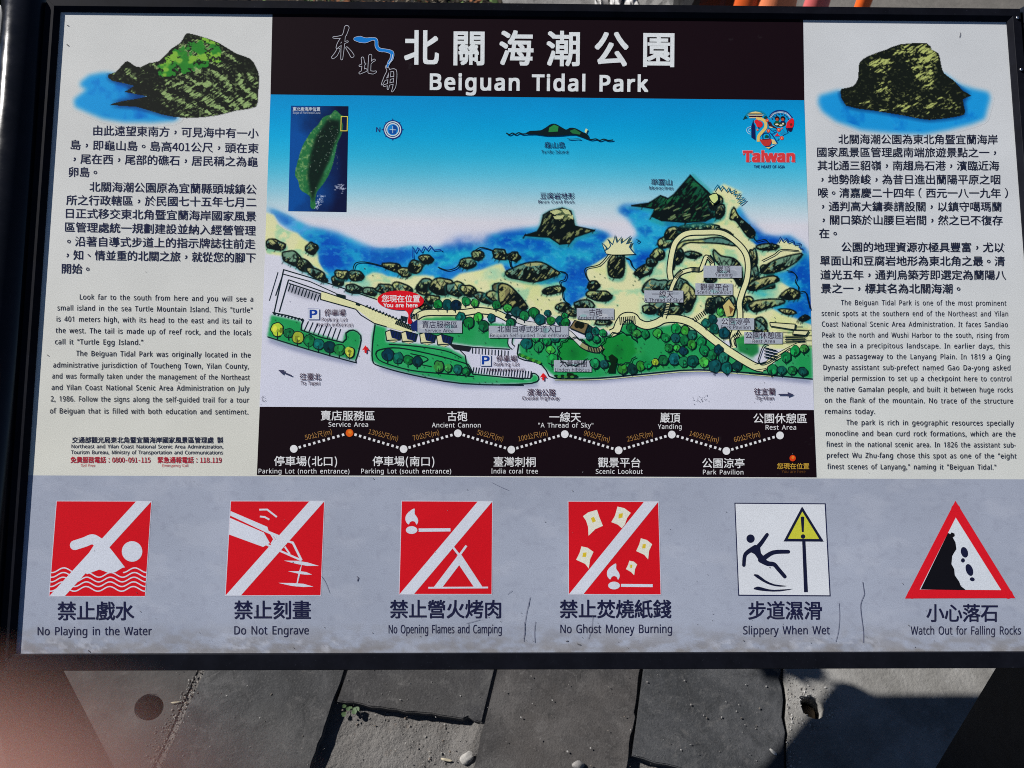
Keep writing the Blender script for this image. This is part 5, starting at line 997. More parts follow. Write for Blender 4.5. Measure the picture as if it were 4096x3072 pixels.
for p, yq in (([(667, 935), (710, 903), (780, 883), (800, 945), (828, 1012), (768, 1038), (712, 1092), (708, 1020), (692, 970)], [(730, 950), (755, 938), (772, 975), (745, 987)]), ([(945, 857), (1000, 870), (1052, 908), (1022, 950), (1004, 1002), (980, 1031), (948, 1003), (895, 982), (925, 930)], [(955, 915), (988, 910), (985, 945), (952, 954)]), ([(655, 1177), (705, 1188), (752, 1222), (725, 1280), (714, 1356), (685, 1318), (612, 1285), (640, 1230)], [(668, 1228), (697, 1225), (692, 1262), (662, 1262)]),
              ([(1133, 1112), (1182, 1126), (1224, 1160), (1200, 1210), (1191, 1282), (1160, 1245), (1095, 1215), (1120, 1160)], [(1147, 1160), (1173, 1158), (1170, 1192), (1143, 1195)]), ([(1040, 1292), (1077, 1300), (1103, 1323), (1086, 1360), (1079, 1410), (1053, 1383), (1012, 1360), (1030, 1325)], [(1048, 1325), (1065, 1325), (1062, 1350), (1046, 1350)])): s4.poly(q('S3', p), PAPER); s4.poly(q('S3', yq), YL)
s4.poly(q('S3', [(1157, 820), (1272, 820), (672, 1560), (556, 1560)]), WHT); s4.poly(sm(q('S3', [(x - 390, y + 442) for x, y in FL]), 3, True), WHT); s4.ell(*q('S3', [(917, 1492)])[0], 23.5, 15.5, WHT, 0, 24); s4.poly(q('S3', [(973, 1479), (1228, 1481), (1228, 1505), (973, 1503)]), WHT)
b5 = Ink(3); P5 = q('S4', [(-118, 826), (616, 831), (656, 1579), (-87, 1574)]); b5.poly(P5, (28, 34, 70)); c5 = P5.mean(0); b5.poly(c5 + (P5 - c5) * (1 - 4.2 / 183), (212, 216, 230)); o5 = b5.build("pictogram", board, MB); o5["label"] = "white slippery path pictogram with a falling man and a yellow warning triangle"
s5 = Ink(4); BK = (24, 28, 54)
s5.ell(*q('S4', [(12, 1115)])[0], 16.5, 17, BK, 0, 24)
for p, w in (([(145, 1083), (90, 1160), (45, 1205)], [14, 17, 20]), ([(50, 1185), (-10, 1222), (-35, 1255), (-42, 1328)], [20, 17, 15, 14]), ([(115, 1275), (195, 1226), (315, 1220)], [20, 17, 15]), ([(95, 1285), (150, 1315), (200, 1322), (235, 1360), (287, 1420)], [24, 20, 17, 16, 15])): s5.stroke(sm(q('S4', p), 4), w, BK, cap=True)
s5.poly(q('S4', [(-5, 1215), (85, 1160), (95, 1230), (140, 1285), (128, 1312), (85, 1298), (45, 1240)]), BK)
s5.poly(sm(q('S4', [(35, 1408), (72, 1404), (130, 1448), (205, 1482), (305, 1495), (250, 1501), (180, 1490), (110, 1460)]), 2, True), BK); s5.poly(sm(q('S4', [(35, 1521), (70, 1500), (130, 1515), (205, 1527), (358, 1518), (250, 1539), (140, 1538)]), 2, True), BK)
s5.poly(q('S4', [(427, 1138), (453, 1138), (473, 1545), (442, 1545)]), BK); tri5 = q('S4', [(427, 882), (578, 1126), (299, 1124)]); s5.poly(tri5, BK); s5.stroke(tri5, 14, BK, closed=True)
for p in tri5: s5.ell(p[0], p[1], 7, 7, BK)
s5.poly(q('S4', [(428, 897), (564, 1118), (312, 1116)]), (198, 198, 62)); s5.poly(q('S4', [(415, 943), (444, 943), (440, 1062), (424, 1062)]), BK); s5.ell(*q('S4', [(430, 945)])[0], 7, 4, BK); s5.ell(*q('S4', [(434, 1098)])[0], 9, 9, BK)
b6 = Ink(3); t6 = q('S4', [(1662, 876), (2084, 1562), (1310, 1562)]); b6.poly(t6, (214, 26, 40)); b6.stroke(t6, 36, (214, 26, 40), closed=True)
for p in t6: b6.ell(p[0], p[1], 18, 18, (214, 26, 40), 0, 24)
o6 = b6.build("pictogram", board, MB); o6["label"] = "red edged warning triangle pictogram with rocks falling from a black cliff"
s6 = Ink(4); s6.poly(q('S4', [(1662, 945), (2028, 1529), (1372, 1524)]), (208, 214, 222))
s6.poly(q('S4', [(1600, 1068), (1618, 1078), (1628, 1064), (1652, 1074), (1655, 1095), (1638, 1106), (1660, 1145), (1668, 1200), (1648, 1230), (1634, 1255), (1628, 1320), (1650, 1360), (1655, 1410), (1690, 1460), (1702, 1495), (1745, 1529), (1380, 1523)]), (18, 18, 24))
for x, y, rx, ry, a in ((1732, 1225, 14, 22, -.3), (1720, 1290, 8, 9, 0), (1772, 1367, 14, 25, -.35), (1795, 1442, 10, 8, .3)): s6.ell(*q('S4', [(x, y)])[0], rx, ry, (26, 30, 58), a)
for o, s in ((o1, s1), (o2, s2), (o3, s3), (o4, s4), (o5, s5), (o6, s6)): s.build("symbol", o)
caps = []
for o, reg, zh, en, zx, ex, zy, ey, zh_, eh in ((o1, 'U1', '禁止戲水', 'No Playing in the Water', (465, 1077), (303, 1220), 467, 590, 142, 65), (o2, 'U2', '禁止刻畫', 'Do Not Engrave', (-126, 487), (-126, 472), 459, 584, 142, 66), (o3, 'U2', '禁止營火烤肉', 'No Opening Flames and Camping', (1127, 2017), (1115, 2023), 451, 575, 140, 67),
                                              (o4, 'U3', '禁止焚燒紙錢', 'No Ghost Money Burning', (482, 1375), (485, 1382), 450, 573, 140, 67), (o5, 'U4', '步道濕滑', 'Slippery When Wet', (-5, 583), (-48, 648), 462, 583, 140, 65), (o6, 'U4', '小心落石', 'Watch Out for Falling Rocks', (1428, 1998), (1300, 2185), 480, 585, 136, 65)):
    c_ = Ink(4); T(c_, reg, zh, zx[0], zx[1], zy, zy, zh_, (30, 32, 62), 0.014); T(c_, reg, en, ex[0], ex[1], ey, ey - 1, eh, (34, 36, 66), 0.006, spw=1.6); caps.append((c_, o))

# ------------------------------------------------------------------ set the type, build the lettering
realise(); set_lines()
tt.build("title_text", title_o); te.build("title_text", title_o); em.build("brush_emblem", title_o)
[i_.build("map_label", map_o) for i_ in LABELS]; [i_.build("parking_symbol", map_o) for i_ in PARK]; bl.build("location_balloon", map_o)
cm.build("compass_rose", map_o); li.build("locator_text", map_o); he.build("heart_emblem", map_o); ht.build("emblem_text", map_o)
for i_, n_, l_ in ((zl, "chinese_paragraph", "Chinese paragraph under the green island picture"), (el, "english_paragraph", "English paragraph about the turtle island"), (cr, "credit_text", None), (zr, "chinese_paragraph", "Chinese paragraph under the rock stack picture"), (er, "english_paragraph", "English paragraph about the park and its rocks")):
    o = i_.build(n_, board, MB)
    if l_: o["label"] = l_
rl.build("route_line", route_o); [i_.build(n_, route_o) for i_, n_ in STOPS]
for c_, o in caps: c_.build("caption", o)
# scratches, pits and paste marks on the print
wm = Ink(8, 3e-7)
for r, p, w, c in (('U3', [(243, 282), (215, 400), (198, 520), (192, 640)], 2.2, (122, 125, 142)), ('U3', [(285, 480), (276, 560), (280, 650)], 2.2, (122, 125, 142)), ('U3', [(745, 440), (735, 540), (710, 620)], 1.6, (120, 122, 140)), ('U4', [(912, 160), (922, 230), (925, 262), (905, 310), (895, 360), (905, 460), (918, 560), (918, 650)], 2.6, (114, 117, 136)), ('U4', [(722, 330), (726, 450), (716, 560), (696, 640)], 2.2, (126, 129, 146)),
                   ('U2', [(575, 115), (610, 170), (640, 250)], 1.5, (120, 124, 142)), ('U2', [(1740, 495), (1800, 480), (1850, 465)], 1.6, (110, 112, 130)), ('U2', [(860, 118), (872, 130), (862, 155)], 4, (100, 102, 118)), ('U3', [(100, 230), (60, 260)], 1.4, (120, 124, 142)), ('R4', [(1697, 262), (1697, 285), (1688, 302)], 3, (140, 140, 142)), ('U2', [(2205, 480), (2212, 560), (2200, 620)], 2.2, (120, 123, 140)), ('S3', [(230, 1659), (240, 1590)], 1.6, (110, 112, 130)), ('S2', [(1940, 660), (2020, 700), (2080, 725)], 1.4, (126, 130, 148)),
                   ('R1', [(540, 205), (553, 208)], 3, (70, 70, 76)), ('R1', [(538, 358), (553, 370)], 3.5, (50, 50, 56)), ('R5', [(380, 1245), (392, 1255)], 3, (90, 90, 92)), ('U3', [(530, 640), (550, 636)], 4, (90, 90, 96)), ('U3', [(620, 660), (650, 668)], 4, (96, 96, 100)), ('U1', [(710, 712), (725, 725)], 4, (90, 88, 92))): wm.stroke(sm(q(r, p), 3), w, c)
for k_ in range(170):
    x = rng.uniform(300, 4040); y = rng.uniform(120, 2600) if k_ % 3 else rng.uniform(2440, 2600)
    if 1090 < x < 3250 and y < 1000: continue
    s_ = rng.uniform(0.8, 1.9); wm.ell(x, y, s_ * rng.uniform(.8, 2.0), s_, [(90, 90, 96), (120, 120, 126), (70, 70, 78)][k_ % 3], rng.uniform(0, 3), 6)
for k_ in range(60):
    x, y = rng.choice([rng.normal(1050, 9), rng.normal(2805, 18), rng.normal(3045, 14)]), rng.normal(1595, 8); wm.ell(x, y, rng.uniform(.8, 2), rng.uniform(.8, 2), (96, 96, 108), 0, 6)
wm.build("wear_mark", board, MB)["kind"] = "stuff"

# ------------------------------------------------------------------ paving under the board
def gp(pts): return [G(x, y)[:2] for x, y in pts]
d1 = np.array(G(1385, 2667)[:2]) - np.array(G(1245, 3072)[:2]); d1 /= np.hypot(*d1)     # along the paver joints, away from the camera
d2 = np.array([d1[1], -d1[0]])                                                          # across, to the right
def slab(name, outline, mat, label, cat, z=0.0, th=0.045, holes=(), group=None, rough=0.0, tilt=(0, 0)):
    loops = [[Vector((*p, 0)) for p in outline]] + [[Vector((*p, 0)) for p in h] for h in holes]
    flat = [v for l in loops for v in l]; tri = tessellate_polygon(loops)
    c = np.mean(outline, 0)
    bm = bmesh.new(); zz = lambda v: z + tilt[0] * (v.x - c[0]) + tilt[1] * (v.y - c[1])
    top = [bm.verts.new((v.x - c[0], v.y - c[1], zz(v))) for v in flat]
    for t in tri:
        a = flat[t[1]] - flat[t[0]]; b = flat[t[2]] - flat[t[0]]; cr_ = a.x * b.y - a.y * b.x
        if abs(cr_) < 1e-12: continue
        try: bm.faces.new([top[i] for i in (t if cr_ > 0 else t[::-1])])
        except ValueError: pass
    bot = [bm.verts.new((v.x - c[0] , v.y - c[1], z - th)) for v in flat]
    i = 0
    for l in loops:
        n = len(l)
        for k_ in range(n): bm.faces.new((top[i + k_], bot[i + k_], bot[i + (k_ + 1) % n], top[i + (k_ + 1) % n]))
        i += n
    bmesh.ops.recalc_face_normals(bm, faces=bm.faces)
    rim = [e_ for e_ in bm.edges if len(e_.link_faces) == 2 and abs(e_.verts[0].co.z - zz(e_.verts[0].co)) < .02 and e_.calc_face_angle(0) > 1.0 and e_.verts[0].co.z > z - th + .01 and e_.verts[1].co.z > z - th + .01]
    bmesh.ops.bevel(bm, geom=rim, offset=0.0018, segments=2, affect='EDGES')
    o = bm_obj(name, bm, mat); o.location = (c[0], c[1], 0)
    if cat: tag(o, label, cat, group)
    return o
def jag(a, b, n, amp, seed):
    r = np.random.default_rng(seed); a, b = np.array(a), np.array(b); t = np.linspace(0, 1, n + 1); d = (b - a); nn = np.array([-d[1], d[0]]) / np.hypot(*d)
    return [tuple(a + d * k_ + nn * r.normal(0, amp) * (0 < k_ < 1)) for k_ in t]
def along(px, py, t): return tuple(np.array(G(px, py)[:2]) + d1 * t)
def chip(pts, seed, amp=.0010, step=.014):
    out = []
    for i, (a, b) in enumerate(zip(pts, list(pts[1:]) + [pts[0]])):
        L = math.dist(a, b); out += jag(a, b, max(2, int(L / step)), amp, seed + i)[:-1]
    r = np.random.default_rng(seed)
    return [tuple(np.array(p_) + (r.normal(0, .0035, 2) if r.random() < .06 else 0)) for p_ in out]
FAR, NEAR = 0.62, -0.75
jA = (1385, 2667); jA2 = (1397, 2667)
PG = "dark paving slabs under the board"
slab("paving_slab", chip([along(826, 2667, NEAR), along(1385, 2667, NEAR), along(1385, 2667, FAR), along(826, 2667, FAR)], 40), M_PAV[0], "dark paving slab between the round hole and the sandy patch", "paving slab", 0.004, group=PG)
bl_ = jag(along(1397, 2667, -.066), G(1900, 2885)[:2], 16, 0.0012, 4)
bl_[-2] = tuple(np.array(G(1872, 2868)[:2])); bl_[-3] = tuple(np.array(G(1850, 2878)[:2])); 
slab("paving_slab", bl_ + [along(1982, 2667, -.105), along(1982, 2667, FAR), along(1397, 2667, FAR)], M_PAV[1], "dark paving slab with a broken front edge behind the sandy patch", "paving slab", 0.003, group=PG)
slab("paving_slab", chip([along(1990, 2667, NEAR), along(2564, 2667, NEAR), along(2564, 2667, FAR), along(1990, 2667, FAR)], 60), M_PAV[2], "brownish paving slab right of the sandy patch, in the middle", "paving slab", 0.0, group=PG)
el_ = jag(G(2528, 3024)[:2], G(2800, 3098)[:2], 6, .001, 9)
rj = [G(3138, 3098)[:2]] + [G(x, y)[:2] for x, y in ((3136, 2990), (3142, 2930), (3128, 2870), (3134, 2800), (3128, 2750), (3116, 2715), (3124, 2690), (3126, 2640))]
slab("paving_slab", el_ + [tuple(p) for p in rj] + [along(3128, 2640, .5), along(2573, 2667, .55)], M_PAV[3], "blackish paving slab beside the pale concrete, under the slippery path sign", "paving slab", 0.002, group=PG)
# left dusty slab with the round hole, and the pale concrete on the right with a broken hole
def circ(px, py, rx, ry, n, seed=None, amp=0.0):
    r = np.random.default_rng(seed or 1); return [tuple(G(px + rx * math.cos(a) * (1 + amp * r.normal()), py + ry * math.sin(a) * (1 + amp * r.normal()))[:2]) for a in np.linspace(0, 2 * math.pi, n, endpoint=False)]
lh = [tuple(G(597 + 58 * math.cos(a) * math.cos(-.5) - 49 * math.sin(a) * math.sin(-.5), 2830 + 58 * math.cos(a) * math.sin(-.5) + 49 * math.sin(a) * math.cos(-.5))[:2]) for a in np.linspace(0, 6.2832, 40, endpoint=False)]
slab("paving_slab", [along(-300, 2667, NEAR), along(800, 2667, NEAR), along(800, 2667, FAR), along(-300, 2667, FAR)], M_CONC2, "dusty paving slab with a round drilled hole, below the swimming ban", "paving slab", 0.0, holes=[lh], group=PG)
rh = [tuple(G(3202 + (x - 410) * .4973, 2785 + (y - 1085) * .4973)[:2]) for x, y in ((412, 1092), (450, 1085), (500, 1078), (545, 1100), (580, 1140), (604, 1180), (600, 1240), (560, 1265), (520, 1262), (480, 1245), (440, 1215), (420, 1160))]
edge = [G(x, y)[:2] for x, y in ((3150, 3098), (3146, 2990), (3150, 2930), (3141, 2870), (3146, 2800), (3140, 2750), (3134, 2715), (3136, 2640))]
conc = slab("concrete_ground", [tuple(p) for p in edge] + [along(3136, 2640, .6), (1.9, 1.10), (1.9, -.45), tuple(np.array(edge[0]) - d1 * .65)], M_CONC, None, None, -0.001, holes=[rh])
conc["kind"] = "structure"
# bed of sandy mortar below everything, with crumbs and cracks
def bed():
    nx, ny = 260, 210; xs = np.linspace(-2.6, 2.6, nx); ys_ = np.linspace(-1.2, 1.12, ny)
    xs = np.sign(xs) * np.abs(xs / 2.6) ** 1.9 * 2.6
    Xg, Yg = np.meshgrid(xs, ys_); n1 = vnoise(Xg.shape, 60, 70, 4); n2 = vnoise(Xg.shape, 14, 71, 3); n3 = vnoise(Xg.shape, 22, 72, 3)
    Z = -0.0165 + (n1 - .5) * .008 + (n2 - .5) * .012 - np.clip(.020 - np.abs(n3 - .5), 0, 1) * .14
    pr_ = G(1960, 2960); Z += .010 * np.exp(-((Xg - pr_[0]) ** 2 + (Yg - pr_[1]) ** 2 * .35) / .0035)
    v = np.stack([Xg, Yg, Z], -1).reshape(-1, 3); i = np.arange(nx * ny).reshape(ny, nx)
    f = np.stack([i[:-1, :-1], i[:-1, 1:], i[1:, 1:], i[1:, :-1]], -1).reshape(-1, 4)
    # leave the two holes open to darker depths below
    o = mesh_obj("soil", v, [tuple(k_) for k_ in f.tolist()], M_SOIL, smooth=True); o["kind"] = "structure"
    for h, rad in ((G(597, 2830), .034), (G(3254, 2837), .055)):
        d = np.hypot(v[:, 0] - h[0], v[:, 1] - h[1]); m = d < rad; v[m, 2] -= .11
    o.data.vertices.foreach_set("co", v.ravel()); o.data.update()
bed()
for x0_, x1_, n0_ in ((785, 838, NEAR + .02), (1972, 1999, -.16), (1378, 1403, -.03)): slab("joint_fill", chip([along(x0_, 2667, n0_), along(x1_, 2667, n0_), along(x1_, 2667, FAR - .02), along(x0_, 2667, FAR - .02)], 70, .0016), M_SOIL, None, None, -0.0022, .010)["kind"] = "structure"
# crumbs, chips of shell and sand grains
def crumbs(name, n, place, smin, smax, cols_, mat, seed):
    r = np.random.default_rng(seed); V, Fc, Cc = [], [], []; b = 0
    ico = bmesh.new(); bmesh.ops.create_icosphere(ico, subdivisions=1, radius=1); iv = np.array([v.co[:] for v in ico.verts]); if_ = [tuple(v.index for v in f.verts) for f in ico.faces]; ico.free()
    for k_ in range(n):
        p, z = place(r); s_ = smin + (smax - smin) * r.random() ** 3
        a = r.uniform(0, 6.28); e_ = np.array([1, r.uniform(.4, .9), r.uniform(.35, .7)]); vv = iv * r.uniform(.7, 1.2, (12 if len(iv) == 12 else len(iv), 1)) * e_ * s_
        ca, sa = math.cos(a), math.sin(a); vv = np.stack([vv[:, 0] * ca - vv[:, 1] * sa + p[0], vv[:, 0] * sa + vv[:, 1] * ca + p[1], vv[:, 2] + z + s_ * .25], 1)
        V.append(vv); Fc += [tuple(i + b for i in f) for f in if_]; b += len(vv); Cc.append(np.tile(cols_[int(r.integers(len(cols_)))], (len(vv), 1)))
    return mesh_obj(name, np.concatenate(V), Fc, mat, cols=np.concatenate(Cc))
n_ = N("grit"); M_GRIT = n_.set(color=n_.node("ShaderNodeAttribute", attribute_name="Col").outputs["Color"], rough=.85, spec=.2)
tag(crumbs("grit", 300, lambda r: (G(r.uniform(700, 3100), r.uniform(2650, 3090))[:2], 0.004), .0005, .0024, [(.20, .19, .18), (.26, .25, .24), (.11, .10, .09), (.38, .37, .35), (.16, .14, .12)], M_GRIT, 4), kind="stuff")
def in_patch(r):
    y = r.uniform(2760, 3090); l = 1385 - (y - 2667) * .346 + 40; rr_ = 1985 - (y - 2667) * .24; x = r.uniform(l, rr_); return G(x, y)[:2], -.017
tag(crumbs("gravel", 700, in_patch, .0005, .0028, [(.17, .16, .15), (.22, .21, .20), (.14, .13, .12), (.21, .17, .14), (.30, .29, .27)], M_GRIT, 5), kind="stuff")
def pebble(name, px, py, z, s, c, label, cat, ell=(1, .7, .55), ang=0.0, seed=0):
    bm = bmesh.new(); bmesh.ops.create_icosphere(bm, subdivisions=3, radius=s); r = np.random.default_rng(seed); ph = r.uniform(0, 6, 6)
    for v in bm.verts:
        k_ = 1 + .13 * math.sin(v.co.x / s * 2.6 + ph[0]) + .12 * math.sin(v.co.y / s * 3.1 + ph[1]) + .08 * math.sin(v.co.z / s * 5 + ph[2] + v.co.x / s * 3); v.co = Vector((v.co.x * ell[0], v.co.y * ell[1], v.co.z * ell[2])) * k_
    o = bm_obj(name, bm, m_plain(name + " stone", c, .85, .2, .3, 300), smooth=False); p = G(px, py); o.location = (p[0], p[1], z + s * ell[2] * .75); o.rotation_euler = (0, 0, ang); tag(o, label, cat)
def by_joint(r):
    t_ = r.random() ** .8; y = 2670 + 420 * t_; xc = 812 - (y - 2667) * .515; x = xc + r.normal(0, 14 + 16 * t_); return G(x, y)[:2], .0005
tag(crumbs("gravel", 520, by_joint, .0005, .0030, [(.17, .16, .15), (.24, .22, .20), (.12, .11, .10), (.22, .17, .14), (.32, .31, .29)], M_GRIT, 6), kind="stuff")
def by_edge(r):
    if r.random() < .55: y = r.uniform(2690, 3080); x = 3146 + abs(r.normal(0, 26))
    else: a_ = r.uniform(0, 6.28); k_ = 1.1 + abs(r.normal(0, .5)); x, y = 3252 + 52 * k_ * math.cos(a_), 2835 + 50 * k_ * math.sin(a_)
    return G(x, y)[:2], -.001
tag(crumbs("gravel", 420, by_edge, .0005, .0030, [(.26, .25, .23), (.36, .35, .33), (.16, .15, .14), (.44, .43, .41)], M_GRIT, 7), kind="stuff")
pebble("stone", 2312, 3062, 0, .0105, (.24, .23, .22), "pale grey pebble at the bottom edge on the middle slab", "stone", seed=2)
pebble("stone", 1868, 3026, -.016, .013, (.34, .33, .31), "rough whitish stone in the sandy patch near the joint", "stone", (1, .7, .6), .6, 5)
pebble("twig", 1786, 3033, -.014, .0062, (.46, .41, .30), "short cream coloured twig lying on the sandy patch", "twig", (1.6, .36, .3), -.2, 7)
pebble("twig", 705, 2812, 0.001, .0058, (.50, .44, .32), "tiny pale twig beside the round drilled hole", "twig", (1.7, .25, .25), .1, 8)
pebble("shell_chip", 3090, 3010, .003, .005, (.55, .54, .50), "small white shell chip near the pale concrete joint", "shell chip", (1.2, .7, .4), -.8, 9)
pebble("stone", 3262, 2832, -.055, .016, (.16, .12, .085), "brown stone stuck in the broken hole in the concrete", "stone", (1, .9, .8), .3, 12)
# little weed at the corner of the patch
def weed():
    p = G(1402, 2812); o = empty("weed", (p[0], p[1], -.016)); tag(o, "small green weed in the corner of the sandy patch", "weed"); r = np.random.default_rng(3)
    V, Fc = [], []; st = bmesh.new()
    for k_ in range(15):
        a = r.uniform(0, 6.28); l = r.uniform(.006, .022); h = r.uniform(.006, .017); c = np.array([l * math.cos(a), l * math.sin(a), h]); s_ = r.uniform(.0035, .0062); b = len(V)
        ax = np.array([math.cos(a), math.sin(a), .25]); sd = np.array([-math.sin(a), math.cos(a), 0]); up = np.array([0, 0, 1.])
        for t_, w in ((-1, 0), (-.6, .62), (0, .9), (.6, .7), (1, 0)):
            for sgn in (-1, 0, 1): V.append(c + ax * s_ * t_ + sd * s_ * w * sgn + up * s_ * .18 * (abs(sgn) - t_ * t_))
        for i in range(4):
            for j in range(2): Fc.append((b + i * 3 + j, b + i * 3 + j + 1, b + (i + 1) * 3 + j + 1, b + (i + 1) * 3 + j))
        d = Vector(c); bmesh.ops.create_cone(st, segments=6, radius1=.0005, radius2=.0004, depth=d.length, matrix=Matrix.Translation(d / 2) @ d.to_track_quat('Z', 'Y').to_matrix().to_4x4())
    mesh_obj("leaf", V, Fc, m_plain("weed leaf", (.060, .105, .045), .6, .3, .3, 200), o, smooth=True); bm_obj("stem", st, m_plain("weed stem", (.10, .09, .05), .7), o)
weed()

# ------------------------------------------------------------------ beyond the board
def sheet_xy(name, pts, z, mat, kind="structure"):
    bm = bmesh.new(); bm.faces.new([bm.verts.new((x, y, z)) for x, y in pts]); bmesh.ops.recalc_face_normals(bm, faces=bm.faces)
    o = bm_obj(name, bm, mat)
    if o.data.polygons[0].normal.z < 0: o.data.flip_normals()
    o["kind"] = kind; return o
sheet_xy("ground", [(-90, -90), (90, -90), (90, 90), (-90, 90)], -0.16, M_DIRT)
sheet_xy("planting_bed", [(-6, 1.1), (.30, 1.1), (.30, 7), (-6, 7)], -0.008, M_DIRT)
sheet_xy("road", [(.30, 1.1), (14, 1.1), (14, 60), (.30, 60)], -0.004, M_ROAD)
def block(name, x0, x1, y0, y1, z0, z1, mat, label=None, cat=None, kind=None, seed=0, amp=.004):
    bm = bmesh.new(); quadbox(bm, x0, x1, y0, y1, z0, z1)
    bmesh.ops.subdivide_edges(bm, edges=bm.edges, cuts=5, use_grid_fill=True); r = np.random.default_rng(seed)
    for v in bm.verts: v.co += Vector(r.normal(0, amp, 3))
    o = bm_obj(name, bm, mat); c = Vector(((x0 + x1) / 2, (y0 + y1) / 2, z0))
    for v in o.data.vertices: v.co -= c
    o.location = c; tag(o, label, cat, kind=kind); return o
M_KERB = m_rough("kerb concrete", (.20, .195, .185), (.30, .295, .285), (.36, .355, .345), 12, .5, .004)
gx = lambda px, h=.10: G(px, 10, h)[0]
gy = G(2400, 10, .10)[1]
block("kerb_stone", gx(2010), gx(2384), gy - .20, gy + .10, -.02, .10, M_KERB, "grey concrete kerb stone behind the board, beside the planting bed", "kerb stone", seed=2)
block("kerb_stone", gx(2540), gx(2740), gy - .20, gy + .10, -.02, .105, M_KERB, "pale concrete kerb stone between the whitewashed stones and the traffic cones", "kerb stone", seed=3)
for i, (a, b) in enumerate(((2386, 2412), (2414, 2432), (2436, 2470), (2473, 2500), (2503, 2538))):
    o = block("whitewashed_stone", gx(a), gx(b), gy - .18 - .01 * (i % 2), gy + .05, -.02, .10 + .012 * (i % 3), m_plain("flaked whitewash %d" % i, (.52, .515, .50) if i % 2 == 0 else (.22, .215, .21), .8, .2, .45, 60), ("broad", "thin grey", "tall", "narrow dull", "low")[i] + " whitewashed stone set upright in the row beside the kerb", "stone", seed=10 + i, amp=.005); o["group"] = "whitewashed stones in the kerb row"
# leaf litter and grass on the bed
def litter():
    r = np.random.default_rng(17); V, Fc, Cc = [], [], []
    cl = [(.10, .085, .06), (.24, .20, .145), (.33, .30, .24), (.26, .11, .05), (.08, .14, .045), (.12, .19, .06), (.05, .045, .035)]
    for k_ in range(5200):
        px = r.uniform(600, 2060); p = G(px, r.uniform(-260, 60)); b = len(V); dens = .5 + .5 * math.sin(px / 90 + 1.3 * math.sin(px / 37))
        if r.random() > .25 + .75 * dens or (px < 1050 and r.random() > .25): continue
        a = r.uniform(0, 6.28); l = r.uniform(.008, .03); w = l * r.uniform(.08, .4); t_ = r.uniform(0, .9); z = r.uniform(0, .035)
        ax = np.array([math.cos(a) * math.cos(t_), math.sin(a) * math.cos(t_), math.sin(t_)]) * l; sd = np.array([-math.sin(a), math.cos(a), r.uniform(-.5, .5)]) * w; c = np.array([p[0], p[1], z])
        V += [c - ax * .2, c + ax * .4 - sd, c + ax, c + ax * .4 + sd]; Fc.append((b, b + 1, b + 2, b + 3)); q_ = cl[int(r.integers(4)) if r.random() < .62 else int(r.integers(4, 7))]; Cc += [q_] * 4
    o = mesh_obj("leaf_litter", V, Fc, M_GRIT, cols=np.array(Cc)); o["kind"] = "stuff"
litter()
# unseen bush added behind the left end of the board to shade the paving
def shrub():
    r = np.random.default_rng(23); c = np.array([-.735, 1.212, .985]); rad = np.array([.150, .125, .11]); b0 = np.array([-.86, 1.25, 0.])
    o = empty("shrub", (b0[0], b0[1], -.008)); tag(o, "leafy bush added out of view behind the left end of the board to shade the paving", "shrub")
    V, Fc = [], []
    for k_ in range(1500):
        u = r.normal(0, 1, 3); u *= r.random() ** .4 / np.linalg.norm(u); p = c + u * rad * (1 + .16 * math.sin(5 * u[0] + 4 * u[2])); a = r.normal(0, 1, 3); a /= np.linalg.norm(a); s_ = np.cross(a, r.normal(0, 1, 3)); s_ /= np.linalg.norm(s_); l = r.uniform(.014, .026); b = len(V)
        V += [p - a * l, p + s_ * l * .42, p + a * l, p - s_ * l * .42]; Fc.append((b, b + 1, b + 2, b + 3))
    mesh_obj("crown", np.array(V) - (b0[0], b0[1], -.008), Fc, m_plain("shrub leaf", (.045, .085, .03), .55, .3, .4, 60), o)
    bm = bmesh.new()
    for q0, q1, r0_, r1_ in ((b0, b0 + (.03, -.02, .55), .016, .012), (b0 + (.03, -.02, .55), c, .012, .006), (b0 + (.03, -.02, .55), c + (-.08, .05, -.02), .009, .004), (b0 + (.03, -.02, .6), c + (.07, .03, .02), .008, .003)):
        d_ = Vector(q1 - q0); bmesh.ops.create_cone(bm, cap_ends=True, segments=10, radius1=r0_, radius2=r1_, depth=d_.length, matrix=Matrix.Translation(Vector((q0 + q1) / 2) - Vector((b0[0], b0[1], -.008))) @ d_.to_track_quat('Z', 'Y').to_matrix().to_4x4())
    bm_obj("trunk", bm, m_plain("shrub bark", (.09, .07, .05), .9, .1, .4, 80), o)
shrub()
